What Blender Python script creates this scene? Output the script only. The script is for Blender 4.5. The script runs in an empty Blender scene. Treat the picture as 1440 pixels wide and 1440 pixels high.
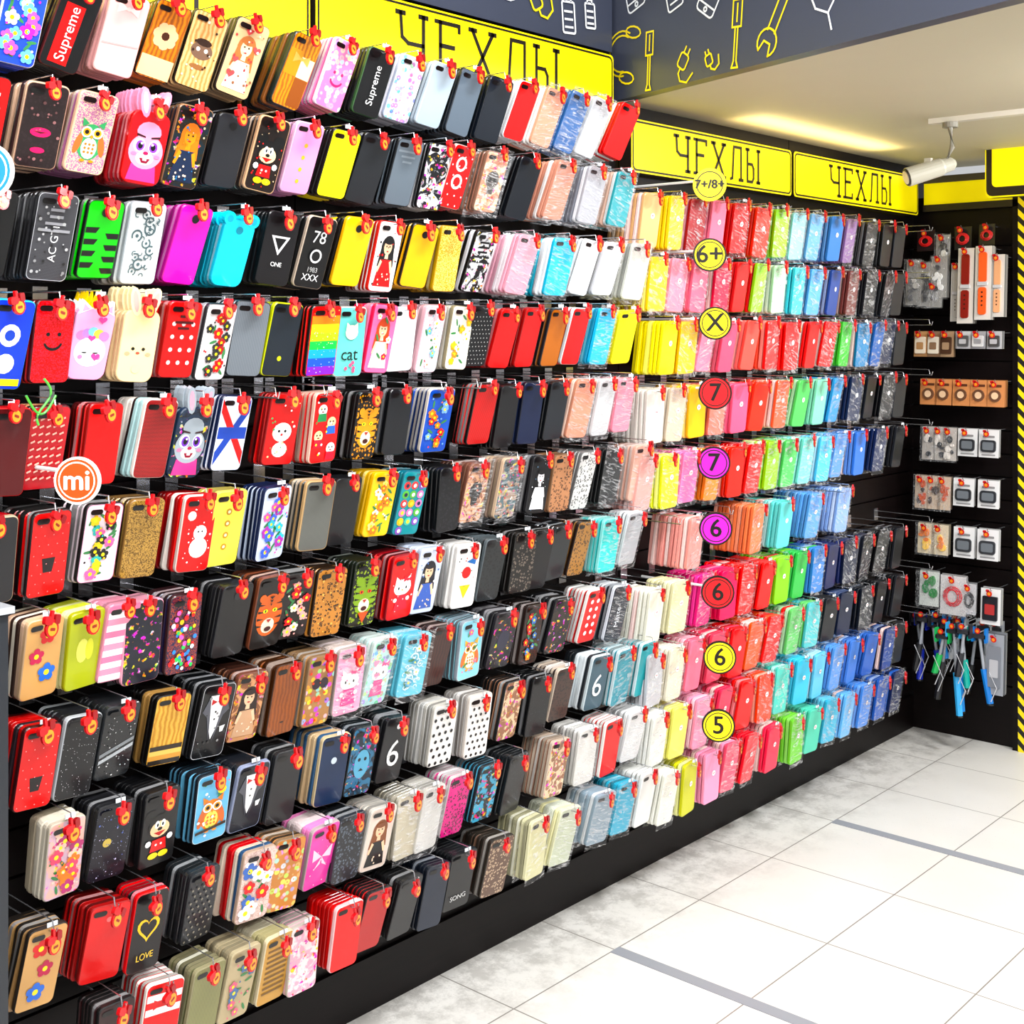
import bpy, math, random
from mathutils import Matrix, Vector
R = random.Random(7)
sc = bpy.context.scene
try:
    sc.view_settings.view_transform = 'Standard'
    sc.view_settings.look = 'None'
except Exception as e:
    print(e)

def H(s):
    s = s.lstrip('#')
    if len(s) == 3: s = ''.join(ch*2 for ch in s)
    o = []
    for i in (0, 2, 4):
        v = int(s[i:i+2], 16)/255
        o.append(v/12.92 if v <= .04045 else ((v+.055)/1.055)**2.4)
    return (o[0], o[1], o[2], 1.0)
def HS(s, k=1.16):
    c = H(s); L = .3*c[0]+.59*c[1]+.11*c[2]
    o = [max(0, min(.9, L+k*(x-L))) for x in c[:3]]
    if L < .06: o = [x*.38 for x in o]
    return (o[0], o[1], o[2], 1.0)

# ------------------------------------------------------------ materials
def newmat(name):
    m = bpy.data.materials.new(name); m.use_nodes = True
    return m, m.node_tree.nodes, m.node_tree.links, m.node_tree.nodes['Principled BSDF']
def simple(name, col, rough=.5, metal=0, emit=0):
    m, n, l, b = newmat(name)
    b.inputs['Base Color'].default_value = H(col)
    b.inputs['Roughness'].default_value = rough
    b.inputs['Metallic'].default_value = metal
    if emit:
        b.inputs['Emission Color'].default_value = H(col)
        b.inputs['Emission Strength'].default_value = emit
    t = n.new('ShaderNodeTexNoise'); t.inputs['Scale'].default_value = 25
    mr = n.new('ShaderNodeMapRange'); mr.inputs['To Min'].default_value = max(.02, rough-.05); mr.inputs['To Max'].default_value = rough+.05
    l.new(t.outputs['Fac'], mr.inputs['Value']); l.new(mr.outputs['Result'], b.inputs['Roughness'])
    return m

def casemat(kind):
    m, n, l, b = newmat('case_'+kind)
    a1 = n.new('ShaderNodeAttribute'); a1.attribute_name = 'Col'
    a2 = n.new('ShaderNodeAttribute'); a2.attribute_name = 'Col2'
    uv = n.new('ShaderNodeUVMap'); uv.uv_map = 'UVMap'
    b.inputs['Roughness'].default_value = .4
    b.inputs['Specular IOR Level'].default_value = .3
    b.inputs['Coat Weight'].default_value = .35; b.inputs['Coat Roughness'].default_value = .12
    def mix(f, x, y):
        k = n.new('ShaderNodeMix'); k.data_type = 'RGBA'
        if isinstance(f, float): k.inputs[0].default_value = f
        else: l.new(f, k.inputs[0])
        l.new(x, k.inputs[6]); l.new(y, k.inputs[7]); return k.outputs[2]
    def thr(v, a, bb):
        k = n.new('ShaderNodeMapRange'); k.inputs['From Min'].default_value = a; k.inputs['From Max'].default_value = bb
        l.new(v, k.inputs['Value']); return k.outputs['Result']
    def vor(s, feat='F1'):
        k = n.new('ShaderNodeTexVoronoi'); k.feature = feat; k.inputs['Scale'].default_value = s; l.new(uv.outputs[0], k.inputs['Vector']); return k
    c = a1.outputs['Color']
    if kind == 'floral':
        v = vor(.85)
        hs = n.new('ShaderNodeHueSaturation'); hs.inputs['Saturation'].default_value = 1.6; hs.inputs['Value'].default_value = 1.1
        l.new(v.outputs['Color'], hs.inputs['Color'])
        petals = mix(.45, hs.outputs[0], a2.outputs['Color'])
        c = mix(thr(v.outputs['Distance'], .55, .42), c, petals)
        v2 = vor(.85); c = mix(thr(v2.outputs['Distance'], .16, .1), c, a1.outputs['Color'])
    elif kind == 'glitter':
        v = vor(6.0); sp = n.new('ShaderNodeSeparateColor'); l.new(v.outputs['Color'], sp.inputs[0])
        c = mix(thr(sp.outputs[0], .35, .8), c, a2.outputs['Color']); b.inputs['Roughness'].default_value = .25
    elif kind == 'wood':
        w = n.new('ShaderNodeTexWave'); w.inputs['Scale'].default_value = .35; w.inputs['Distortion'].default_value = 5; w.inputs['Detail'].default_value = 3
        l.new(uv.outputs[0], w.inputs['Vector']); c = mix(w.outputs['Fac'], c, a2.outputs['Color'])
    elif kind == 'weave':
        w = n.new('ShaderNodeTexBrick'); w.inputs['Scale'].default_value = 1.6; w.inputs['Mortar Size'].default_value = .05
        l.new(uv.outputs[0], w.inputs['Vector']); l.new(c, w.inputs['Color1']); l.new(c, w.inputs['Color2']); l.new(a2.outputs['Color'], w.inputs['Mortar']); c = w.outputs['Color']
    elif kind == 'leopard':
        v = vor(1.5); c = mix(thr(v.outputs['Distance'], .42, .33), c, a2.outputs['Color'])
        c = mix(thr(v.outputs['Distance'], .2, .14), c, a1.outputs['Color'])
    elif kind == 'photo':
        t = n.new('ShaderNodeTexNoise'); t.inputs['Scale'].default_value = .42; t.inputs['Detail'].default_value = 5; t.inputs['Distortion'].default_value = 1.3
        l.new(uv.outputs[0], t.inputs['Vector'])
        c = mix(thr(t.outputs['Fac'], .47, .53), c, a2.outputs['Color'])
        hs = n.new('ShaderNodeHueSaturation'); hs.inputs['Saturation'].default_value = 4.5; hs.inputs['Value'].default_value = 1.0
        t2 = n.new('ShaderNodeTexNoise'); t2.inputs['Scale'].default_value = .8; t2.inputs['Detail'].default_value = 3; l.new(uv.outputs[0], t2.inputs['Vector'])
        l.new(t2.outputs['Color'], hs.inputs['Color'])
        c = mix(thr(t2.outputs['Fac'], .57, .62), c, hs.outputs[0])
    elif kind == 'ribs':
        w = n.new('ShaderNodeTexWave'); w.inputs['Scale'].default_value = .9; l.new(uv.outputs[0], w.inputs['Vector']); c = mix(w.outputs['Fac'], c, a2.outputs['Color'])
    elif kind == 'space':
        v = vor(2.2); c = mix(thr(v.outputs['Distance'], .14, .08), c, a2.outputs['Color'])
    l.new(c, b.inputs['Base Color'])
    return m
KINDS = ['plain', 'floral', 'glitter', 'wood', 'weave', 'leopard', 'photo', 'ribs', 'space']
CM = [casemat(k) for k in KINDS]
KI = {k: i for i, k in enumerate(KINDS)}
bag, n, l, b = newmat('clear_plastic_bag')
n.remove(b)
tr = n.new('ShaderNodeBsdfTransparent'); gl = n.new('ShaderNodeBsdfGlossy'); gl.inputs['Roughness'].default_value = .15
df = n.new('ShaderNodeBsdfDiffuse'); df.inputs['Color'].default_value = (.9, .9, .92, 1)
nz = n.new('ShaderNodeTexNoise'); nz.inputs['Scale'].default_value = 70; nz.inputs['Distortion'].default_value = 2
bp = n.new('ShaderNodeBump'); bp.inputs['Strength'].default_value = .6; bp.inputs['Distance'].default_value = .004
l.new(nz.outputs['Fac'], bp.inputs['Height']); l.new(bp.outputs[0], gl.inputs['Normal'])
m1 = n.new('ShaderNodeMixShader'); m1.inputs[0].default_value = .45; l.new(df.outputs[0], m1.inputs[1]); l.new(gl.outputs[0], m1.inputs[2])
mr = n.new('ShaderNodeMapRange'); mr.inputs['From Min'].default_value = .5; mr.inputs['From Max'].default_value = .68; mr.inputs['To Min'].default_value = .05; mr.inputs['To Max'].default_value = .5
l.new(nz.outputs['Fac'], mr.inputs['Value'])
m2 = n.new('ShaderNodeMixShader'); l.new(mr.outputs[0], m2.inputs[0]); l.new(tr.outputs[0], m2.inputs[1]); l.new(m1.outputs[0], m2.inputs[2])
l.new(m2.outputs[0], n['Material Output'].inputs['Surface'])
CM.append(bag); BAG = len(CM)-1

vcol = casemat('plain'); vcol.name = 'coloured_plastic'
M_metal = simple('chrome_wire', '#c8c8cc', .25, .9)

# ------------------------------------------------------------ mesh builder
class MB:
    def __init__(s): s.v = []; s.f = []; s.m = []; s.c = []; s.d = []; s.u = []
    def poly(s, pts, mi=0, c=(1, 1, 1, 1), d=None, uv=None):
        k = len(s.v); s.v.extend([tuple(p) for p in pts]); s.f.append(tuple(range(k, k+len(pts))))
        s.m.append(mi); s.c.append(c); s.d.append(d or c); s.u.append(uv or [(0, 0)]*len(pts))
    def rawface(s, idx, mi, c, d, uv=None):
        s.f.append(tuple(idx)); s.m.append(mi); s.c.append(c); s.d.append(d or c); s.u.append(uv or [(0, 0)]*len(idx))
    def box(s, a, b, mi=0, c=(1, 1, 1, 1), M=None):
        P = [Vector((x, y, z)) for x in (a[0], b[0]) for y in (a[1], b[1]) for z in (a[2], b[2])]
        if M: P = [M @ p for p in P]
        k = len(s.v); s.v.extend([tuple(p) for p in P])
        for f in ((0, 1, 3, 2), (4, 6, 7, 5), (0, 4, 5, 1), (2, 3, 7, 6), (0, 2, 6, 4), (1, 5, 7, 3)):
            s.rawface([k+i for i in f], mi, c, None)
    def tube(s, pts, r, mi=0, c=(1, 1, 1, 1), nseg=6, caps=True, radii=None):
        pts = [Vector(p) for p in pts]; k = len(s.v)
        for i, p in enumerate(pts):
            d = (pts[min(i+1, len(pts)-1)]-pts[max(i-1, 0)]).normalized()
            a = d.cross(Vector((0, 0, 1)))
            if a.length < .2: a = d.cross(Vector((0, 1, 0)))
            a.normalize(); b2 = d.cross(a); rr = radii[i] if radii else r
            for j in range(nseg):
                t = 2*math.pi*j/nseg; s.v.append(tuple(p+a*math.cos(t)*rr+b2*math.sin(t)*rr))
        for i in range(len(pts)-1):
            for j in range(nseg):
                j2 = (j+1) % nseg
                s.rawface([k+i*nseg+j, k+i*nseg+j2, k+(i+1)*nseg+j2, k+(i+1)*nseg+j], mi, c, None)
        if caps:
            s.rawface([k+j for j in range(nseg)][::-1], mi, c, None)
            e = k+(len(pts)-1)*nseg; s.rawface([e+j for j in range(nseg)], mi, c, None)
    def prism(s, M, pts2, d0, d1, mi=0, c=(1, 1, 1, 1), side=None):
        k = len(s.v); N = len(pts2)
        for z in (d0, d1):
            for p in pts2: s.v.append(tuple(M @ Vector((p[0], p[1], z))))
        s.rawface([k+i for i in range(N)][::-1], mi, c, None); s.rawface([k+N+i for i in range(N)], mi, c, None)
        for i in range(N):
            j = (i+1) % N; s.rawface([k+i, k+j, k+N+j, k+N+i], mi, side or c, None)
    def ribbon(s, M, pts, w, z, c, mi=0, closed=False):
        if closed: pts = list(pts)+[pts[0]]
        for i in range(len(pts)-1):
            a = Vector(pts[i]).to_2d(); b2 = Vector(pts[i+1]).to_2d(); d = b2-a
            if d.length < 1e-6: continue
            d.normalize(); nn = Vector((-d.y, d.x))*w/2; a = a-d*w*.4; b2 = b2+d*w*.4
            zz = z+(i % 2)*.00015
            s.poly([M @ Vector((q.x, q.y, zz)) for q in (a-nn, b2-nn, b2+nn, a+nn)], mi, c)
    def build(s, name, mats, parent=None):
        me = bpy.data.meshes.new(name); me.from_pydata(s.v, [], s.f)
        for m in mats: me.materials.append(m)
        me.polygons.foreach_set('material_index', s.m)
        uvl = me.uv_layers.new(name='UVMap'); fl = []
        for q in s.u:
            for p in q: fl += [p[0], p[1]]
        uvl.data.foreach_set('uv', fl)
        for nm, src in (('Col', s.c), ('Col2', s.d)):
            ca = me.color_attributes.new(name=nm, type='FLOAT_COLOR', domain='CORNER'); fl = []
            for f, c in zip(s.f, src): fl += list(c)*len(f)
            ca.data.foreach_set('color', fl)
        me.update()
        o = bpy.data.objects.new(name, me); sc.collection.objects.link(o)
        if parent: o.parent = parent
        return o

def frame(o, ex, ey):
    ex = Vector(ex).normalized(); ey = Vector(ey).normalized(); ez = ex.cross(ey)
    M = Matrix.Identity(4)
    for i in range(3): M[i][0] = ex[i]; M[i][1] = ey[i]; M[i][2] = ez[i]; M[i][3] = o[i]
    return M
def circ(x, y, r, n=20, ry=None, a0=0, a1=360, rot=0):
    ry = ry or r; out = []; c, s_ = math.cos(math.radians(rot)), math.sin(math.radians(rot))
    full = abs(a1-a0) >= 360; m = n if full else n-1
    for i in range(n):
        t = math.radians(a0+(a1-a0)*i/m); px, py = r*math.cos(t), ry*math.sin(t)
        out.append((x+px*c-py*s_, y+px*s_+py*c))
    return out
def rrect(w, h, r, seg=4, cx=0, cy=0):
    out = []
    for (sx, sy, a) in ((1, 1, 0), (-1, 1, 90), (-1, -1, 180), (1, -1, 270)):
        for i in range(seg+1):
            t = math.radians(a+90*i/seg); out.append((cx+sx*(w/2-r)+r*math.cos(t), cy+sy*(h/2-r)+r*math.sin(t)))
    return out
_tc = {}
def textpolys(s):
    if s in _tc: return _tc[s]
    cu = bpy.data.curves.new('t', 'FONT'); cu.body = s; cu.size = 1; cu.align_x = 'CENTER'; cu.align_y = 'CENTER'; cu.resolution_u = 3
    o = bpy.data.objects.new('t', cu); sc.collection.objects.link(o); bpy.context.view_layer.update()
    me = o.evaluated_get(bpy.context.evaluated_depsgraph_get()).to_mesh()
    out = [[(me.vertices[i].co.x, me.vertices[i].co.y) for i in p.vertices] for p in me.polygons]
    bpy.data.objects.remove(o); bpy.data.curves.remove(cu); _tc[s] = out; return out

# ------------------------------------------------------------ art (cm on the case back)
def T_(s, col, size=2, rot=0, x=0, y=0):
    c, q = math.cos(math.radians(rot)), math.sin(math.radians(rot))
    return [([(x+size*(a*c-b*q), y+size*(a*q+b*c)) for a, b in p], col) for p in textpolys(s)]
def dots(cols, n=14, r=.55):
    o = []
    for i in range(n):
        o.append((circ(R.uniform(-2.6, 2.6), R.uniform(-6.2, 4.6), R.uniform(.6, 1)*r, 10), R.choice(cols)))
    return o
def spr(cols, n=26, r=.3):
    return [(circ(R.uniform(-2.9, 2.9), R.uniform(-6.4, 6.2), R.uniform(.4, 1)*r, 7), R.choice(cols)) for i in range(n)]
def grid(col, r=.28, st=1.25):
    o = []; y = -6.3; k = 0
    while y < 6.4:
        x = -2.8+(st/2 if k % 2 else 0)
        while x < 3: o.append((circ(x, y, r, 8), col)); x += st
        y += st; k += 1
    return o
def flower(x, y, r, c, cc='#ffe040', n=5):
    o = []
    for i in range(n):
        t = 2*math.pi*i/n+.3; o.append((circ(x+r*.62*math.cos(t), y+r*.62*math.sin(t), r*.44, 9), c))
    o.append((circ(x, y, r*.33, 9), cc)); return o
def flowers(cols, n=7, r=1.2):
    o = []
    for i in range(n):
        o += [(circ(R.uniform(-2.4, 2.4), 5-11*(i+.3)/n, .9, 8, .28, rot=R.uniform(0, 180)), '#3c7a48')]
    for i in range(n): o += flower(R.uniform(-2.2, 2.2), 5-11*(i+R.random()*.6)/n, R.uniform(.7, 1)*r, R.choice(cols))
    for i in range(n): o.append((circ(R.uniform(-2.8, 2.8), R.uniform(-6.2, 5.5), .22, 7), R.choice(cols)))
    return o
def bands(cols, x0=-3.2, x1=3.2, y0=-6.8, y1=6.8):
    o = []; k = len(cols)
    for i, c in enumerate(cols):
        a = y0+(y1-y0)*i/k; b_ = y0+(y1-y0)*(i+1)/k; o.append(([(x0, a), (x1, a), (x1, b_), (x0, b_)], c))
    return o
def diag(cols, w=.8):
    o = []; y = -5
    i = 0
    while y < 5.5:
        o.append(([(-3.2, y-1.2), (3.2, y+1.2), (3.2, y+1.2+w), (-3.2, y-1.2+w)], cols[i % len(cols)])); y += w*1.7; i += 1
    return o
def kitty(fc='#fff', bow='#e02040'):
    o = [(circ(0, 0, 2.3, 20, 1.8), fc), ([(-2.1, .6), (-1.9, 2.6), (-.6, 1.5)], fc), ([(2.1, .6), (1.9, 2.6), (.6, 1.5)], fc),
         (circ(-1, -.1, .22, 8, .33), '#111'), (circ(1, -.1, .22, 8, .33), '#111'), (circ(0, -.55, .25, 8, .17), '#f0b000')]
    o += [([(1.2, 1.6), (2.4, 2.4), (2.3, 1)], bow), ([(1.2, 1.6), (.2, 2.5), (.1, 1.2)], bow), (circ(1.2, 1.6, .35, 8), bow),
          ([(-1.3, -1.6), (1.3, -1.6), (1.8, -5), (-1.8, -5)], bow), (circ(-1.7, -2.6, .5, 8), fc), (circ(1.7, -2.6, .5, 8), fc)]
    return o
def animal(fc, cheek='#ff80a0', eye='#111', iris=None):
    o = [([(-2.2, -3.2), (2.2, -3.2), (2.7, -6.4), (-2.7, -6.4)], '#e04888'), (circ(0, -.6, 3.1, 24, 3.4), fc), (circ(0, 3.2, 2.2, 14, 2.0), fc), (circ(0, -1.9, 1.6, 14, 1.3), '#f6ece8')]
    for s_ in (-1, 1):
        o += [(circ(s_*1.35, .5, 1.05, 14, 1.35), '#fff'), (circ(s_*1.2, .4, .78, 12, 1.05), iris or eye), (circ(s_*1.15, .4, .45, 8, .65), '#111'), (circ(s_*.95, .9, .24, 8), '#fff'), (circ(s_*2.1, -1.3, .55, 10, .38), cheek), ([(s_*.5, 2.3), (s_*2.1, 2.7), (s_*2.1, 2.25), (s_*.5, 2.0)], '#50242c')]
    o += [(circ(0, -.9, .5, 10, .34), '#a02050'), ([(-1, -1.9), (1, -1.9), (.5, -2.8), (-.5, -2.8)], '#801030'), ([(-.35, -1.9), (.35, -1.9), (.35, -2.35), (-.35, -2.35)], '#fff')]
    return o
def owl(body='#60b8d0', c2='#ffe060'):
    o = [(circ(0, -1.5, 2.3, 20, 3.2), body), (circ(0, -2.6, 1.4, 14, 1.9), c2), (circ(-2.1, -2, .6, 12, 1.9, rot=-12), '#c86a40'), (circ(2.1, -2, .6, 12, 1.9, rot=12), '#c86a40')]
    for i in range(3):
        for j in (-.7, 0, .7): o.append((circ(j, -1.9-.7*i, .25, 8), '#d07840'))
    for s_ in (-1, 1):
        o += [(circ(s_*.95, .2, .98, 14), '#fff'), (circ(s_*.95, .2, .7, 12), '#f0a030'), (circ(s_*.95, .2, .4, 10), '#111'), ([(s_*1.9, 1), (s_*2.1, 2.6), (s_*.8, 1.7)], body), (circ(s_*.8, -4.8, .5, 8, .25), '#f09030')]
    o += [([(-.35, -.3), (.35, -.3), (0, -1.1)], '#ff9020')]
    return o
def mouse():
    o = [(circ(-1.9, 2.6, 1.3, 14), '#111'), (circ(1.9, 2.6, 1.3, 14), '#111'), (circ(0, .4, 2.3, 20), '#111'), (circ(0, -.1, 1.9, 18, 1.5), '#f2c9a0'),
         (circ(-.6, .8, .45, 10, .75), '#fff'), (circ(.6, .8, .45, 10, .75), '#fff'), (circ(-.5, .7, .2, 8, .35), '#111'), (circ(.5, .7, .2, 8, .35), '#111'),
         (circ(0, -.1, .5, 10, .33), '#111'), ([(-1.2, -.6), (1.2, -.6), (0, -1.4)], '#b01010'),
         ([(-1.3, -2), (1.3, -2), (1.6, -4.2), (-1.6, -4.2)], '#d01818'), (circ(-.9, -5, 1, 12, .6), '#f5d020'), (circ(1.1, -5, 1, 12, .6), '#f5d020'),
         (circ(-.5, -3, .22, 8), '#fff'), (circ(.5, -3, .22, 8), '#fff'), (circ(-2.1, -2.4, .6, 8), '#f6f6f6'), (circ(2.1, -2.0, .6, 8), '#f6f6f6')]
    return o
def smile(c='#111', y=0):
    return [(circ(-1, y+1.3, .35, 8), c), (circ(1, y+1.3, .35, 8), c), (circ(0, y, 1.7, 14, 1.5, 190, 350)+circ(0, y, 1.3, 14, 1.0, 350, 190), c)]
def tux():
    return [([(-1.6, 5), (1.6, 5), (.9, -1), (0, -3.5), (-.9, -1)], '#f4f4f4'), ([(-1.2, 4.3), (0, 3.7), (-1.2, 3.1)], '#b00020'), ([(1.2, 4.3), (0, 3.7), (1.2, 3.1)], '#b00020'),
            (circ(0, 1.8, .2, 8), '#111'), (circ(0, .4, .2, 8), '#111'), ([(-1.6, 5), (-2.8, 2), (-1.7, 1), (-.3, -4)], '#4b4d55'), ([(1.6, 5), (2.8, 2), (1.7, 1), (.3, -4)], '#4b4d55'), ([(1.5, -1.2), (2.6, -1.0), (2.3, -2.2), (1.7, -2.3)], '#fff')]
def lady(hair='#6b3a20', dress='#d02040', skin='#f1c7a5'):
    return [(circ(0, 2, 1.9, 16, 2.3), hair), ([(-1.8, 2), (-2.3, -2), (2.3, -2), (1.8, 2)], hair), (circ(0, 1.9, 1.15, 14, 1.5), skin), ([(-.4, .8), (.4, .8), (.5, -.4), (-.5, -.4)], skin),
            ([(-1.6, -.6), (1.6, -.6), (2.5, -6), (-2.5, -6)], dress), ([(-1.6, -.6), (-2.3, -3), (-1.8, -3.2), (-1.0, -1)], skin), ([(1.6, -.6), (2.3, -3), (1.8, -3.2), (1.0, -1)], skin), (circ(-.45, 2.1, .18, 8), '#111'), (circ(.45, 2.1, .18, 8), '#111'), (circ(0, 1.1, .32, 8, .14), '#c01030'),
            (circ(0, 3.1, 1.25, 12, .6), hair)]+[(circ(R.uniform(-1.6, 1.6), R.uniform(-5.6, -3), .2, 7), '#f4d8c0') for i in range(7)]
def swirl(c='#222', n=6):
    o = []
    for i in range(n):
        x, y = R.uniform(-1.6, 1.6), 5-11*i/n; r = R.uniform(.7, 1.2); a = R.uniform(0, 360)
        o.append((circ(x, y, r, 14, None, a, a+280)+circ(x, y, r*.72, 14, None, a+280, a), c)); o.append((circ(x, y, r*.3, 8), c))
    for i in range(n*2):
        x, y = R.uniform(-2.4, 2.4), R.uniform(-6, 6); a = R.uniform(0, 360); r = .5
        o.append((circ(x, y, r, 10, None, a, a+200)+circ(x, y, r*.6, 10, None, a+200, a), c))
    return o
def heart(x, y, r, c):
    return [([(x+r*.062*16*math.sin(t)**3, y+r*.062*(13*math.cos(t)-5*math.cos(2*t)-2*math.cos(3*t)-math.cos(4*t))) for t in [i*math.pi/11 for i in range(22)]], c)]
def hearts(c, n=8):
    o = []
    for i in range(n): o += heart(R.uniform(-2.3, 2.3), 5-11*i/n, R.uniform(.6, .9), c)
    return o
def bow(c='#f6b0b8', y=4.6):
    return [([(0, y), (-1.9, y+1), (-1.9, y-1)], c), ([(0, y), (1.9, y+1), (1.9, y-1)], c), (circ(0, y, .4, 8), c)]
def skull(c='#e8e0d8'):
    return [(circ(0, .6, 2, 18, 2.1), c), ([(-1.1, -1), (1.1, -1), (.9, -2.8), (-.9, -2.8)], c), (circ(-.8, .5, .6, 10), '#222'), (circ(.8, .5, .6, 10), '#222'), ([(-.3, -.6), (.3, -.6), (0, .1)], '#222')]
def tri(c='#eee'):
    return [([(-2, 2.5), (2, 2.5), (0, -1.2)], c), ([(-1.3, 2.1), (1.3, 2.1), (0, -.3)], '#15151a')]+T_('ONE', c, 1.2, 0, 0, -3)
def lips(c='#e03060'):
    return [(circ(0, -1, 1.7, 16, .8), c), ([(-1.2, -.9), (1.2, -.9), (0, -1.2)], '#500'), (circ(0, -4, 1.2, 12, .5), c)]
def lines_(c='#eee', n=9):
    o = []; y = 4.2
    for i in range(n):
        w = R.uniform(1, 2.8); o.append(([(-w, y), (w, y), (w, y+.45), (-w, y+.45)], c)); y -= 1.1
    return o
def tiger(a='#d8742a', bg='#1c1512', eye='#e8f040'):
    o = [(circ(0, -.5, 2.9, 20, 4.2), a), (circ(0, -2.6, 1.5, 14, 1.5), '#f2e2c8'), (circ(-2, 3, .8, 10), a), (circ(2, 3, .8, 10), a)]
    for s_ in (-1, 1):
        for i in range(4): o.append(([(s_*2.7, 2-1.4*i), (s_*1.2, 1.6-1.4*i), (s_*2.7, 1.5-1.4*i)], '#111'))
        o += [(circ(s_*1.05, .4, .55, 10, .38), eye), (circ(s_*1.05, .4, .18, 8, .3), '#111')]
    for i in range(3): o.append(([(-.6+.2*i, 3.2-.7*i), (.6-.2*i, 3.2-.7*i), (0, 2.7-.7*i)], '#111'))
    o += [([(-.6, -1.3), (.6, -1.3), (0, -2)], '#a03030'), (circ(0, -3.2, .8, 10, .5), '#5a1010')]
    return o
def figs(n=4):
    o = []
    for i in range(n):
        x = -1.5+3*(i % 2)+R.uniform(-.3, .3); y = 3.6-2.6*i*1.0; sk_ = R.choice(['#f2e0b0', '#f6d020', '#fff', '#f0c8a0']); cl = R.choice(['#3060c0', '#e03040', '#308850', '#f0f0f0'])
        o += [(circ(x, y, 1.15, 14), sk_), ([(x-1, y-.7), (x+1, y-.7), (x+1.2, y-2.3), (x-1.2, y-2.3)], cl), (circ(x-.4, y+.2, .2, 7), '#111'), (circ(x+.4, y+.2, .2, 7), '#111'), (circ(x, y-.35, .35, 8, .13), '#801818')]
    return o
def plaid(a='#e08a3a', b_='#8a4a20', c='#f2dcb0'):
    return [([(-3.2, -1), (0, -1), (0, 4), (-3.2, 4)], a), ([(0, -6.6), (3.2, -6.6), (3.2, -1), (0, -1)], b_), ([(0, -1), (3.2, -1), (3.2, 3), (0, 3)], c)]+bow('#d9a05a', 2.5)

def P(c, art=None, k='plain', c2=None, side=None, sides=None, pack=False, ears=None, hole='pill', hc='#08080a', edge=None):
    return dict(c=c, art=art or [], k=k, c2=c2, side=side or c, sides=sides, pack=pack, ears=ears, hole=hole, hc=hc, edge=edge)

# stations measured along the wall (photo station -> metres) at the hook tips
RUL = [(-100, .888), (0, .997), (100, 1.118), (200, 1.25), (300, 1.395), (400, 1.555), (500, 1.732), (600, 1.93), (700, 2.151), (800, 2.401), (900, 2.686), (1000, 3.013), (1100, 3.392), (1200, 3.838), (1285, 4.282), (1330, 4.56)]
def Yat(u):
    for (a, p), (b_, q) in zip(RUL, RUL[1:]):
        if u <= b_: return p+(q-p)*(u-a)/(b_-a)
    return RUL[-1][1]

cases = MB(); tags = MB(); hooks = MB()
TIP = .20
def add_case(M, w, h, t, D, front, c, side):
    c1 = HS(c); c2 = HS(D['c2'] or c); sd = HS(side); mi = KI[D['k']]
    off = (R.uniform(-50, 50), R.uniform(-50, 50))
    cy = -h/2+.006
    if D['ears']: h = h*.9; cy = -h/2-.012
    o = rrect(w, h, .0095 if not D['ears'] else .016, 4 if front else 3); N = len(o)
    ins = .0014; o2 = [(x*(1-2*ins/w), y*(1-2*ins/h)) for x, y in o]
    k = len(cases.v)
    for pts, z in ((o, -t), (o, -.0016), (o2, 0)):
        for x, y in pts: cases.v.append(tuple(M @ Vector((x, y+cy, z))))
    for i in range(N):
        j = (i+1) % N
        cases.rawface([k+i, k+j, k+N+j, k+N+i], 0, sd, None)
        cases.rawface([k+N+i, k+N+j, k+2*N+j, k+2*N+i], 0, sd if front else c1, None)
    cases.rawface([k+2*N+i for i in range(N)], mi, c1, c2, [(x*100+off[0], y*100+off[1]) for x, y in o2])
    cases.rawface([k+i for i in range(N)][::-1], 0, sd, None)
    def put(pts, col, lay):
        cases.poly([M @ Vector((x*.01*w/.07, y*.01*h/.142+cy, .0003+lay*.00022)) for x, y in pts], 0, HS(col, 1.15))
    if D['edge'] and front:
        e = HS(D['edge'])
        q = [(x*.94, y*.97) for x, y in o]
        for i in range(N):
            j = (i+1) % N
            cases.poly([M @ Vector((p[0], p[1]+cy, .0004)) for p in (o2[i], o2[j], q[j], q[i])], 0, e)
    if front:
        na = max(1, len(D['art'])); st = min(.35, 14/na)
        for i, (pts, col) in enumerate(D['art']): put(pts, col, 1+i*st)
        L = 2+len(D['art'])*st
        if D['hole'] == 'pill': put(rrect(2.3, .95, .45, 3, -1.75, 5.75), D['hc'], L)
        elif D['hole'] == 'round': put(circ(0, 4.9, .8, 14), D['hc'], L)
    if D['ears']:
        kind, ec, ic = D['ears']
        for s_ in (-1, 1):
            if kind == 'bunny': e = circ(s_*.017, .002, .0095, 12, .026, rot=-s_*14); e2 = circ(s_*.017, .002, .005, 10, .019, rot=-s_*14)
            elif kind == 'bear': e = circ(s_*.027, -.012, .0125, 14); e2 = circ(s_*.027, -.012, .007, 10)
            else: e = [(s_*.031, -.022), (s_*.027, .002), (s_*.009, -.012)][::s_]; e2 = [(s_*.027, -.018), (s_*.025, -.004), (s_*.014, -.013)][::s_]
            cases.prism(M, e, -t, .0008, 0, HS(ec)); cases.poly([M @ Vector((x, y, .0012)) for x, y in e2], 0, HS(ic))
        if kind == 'unicorn':
            cases.prism(M, [(-.006, -.014), (.006, -.014), (0, .018)], -t, -.0005, 0, HS('#f5c84a'))

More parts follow.
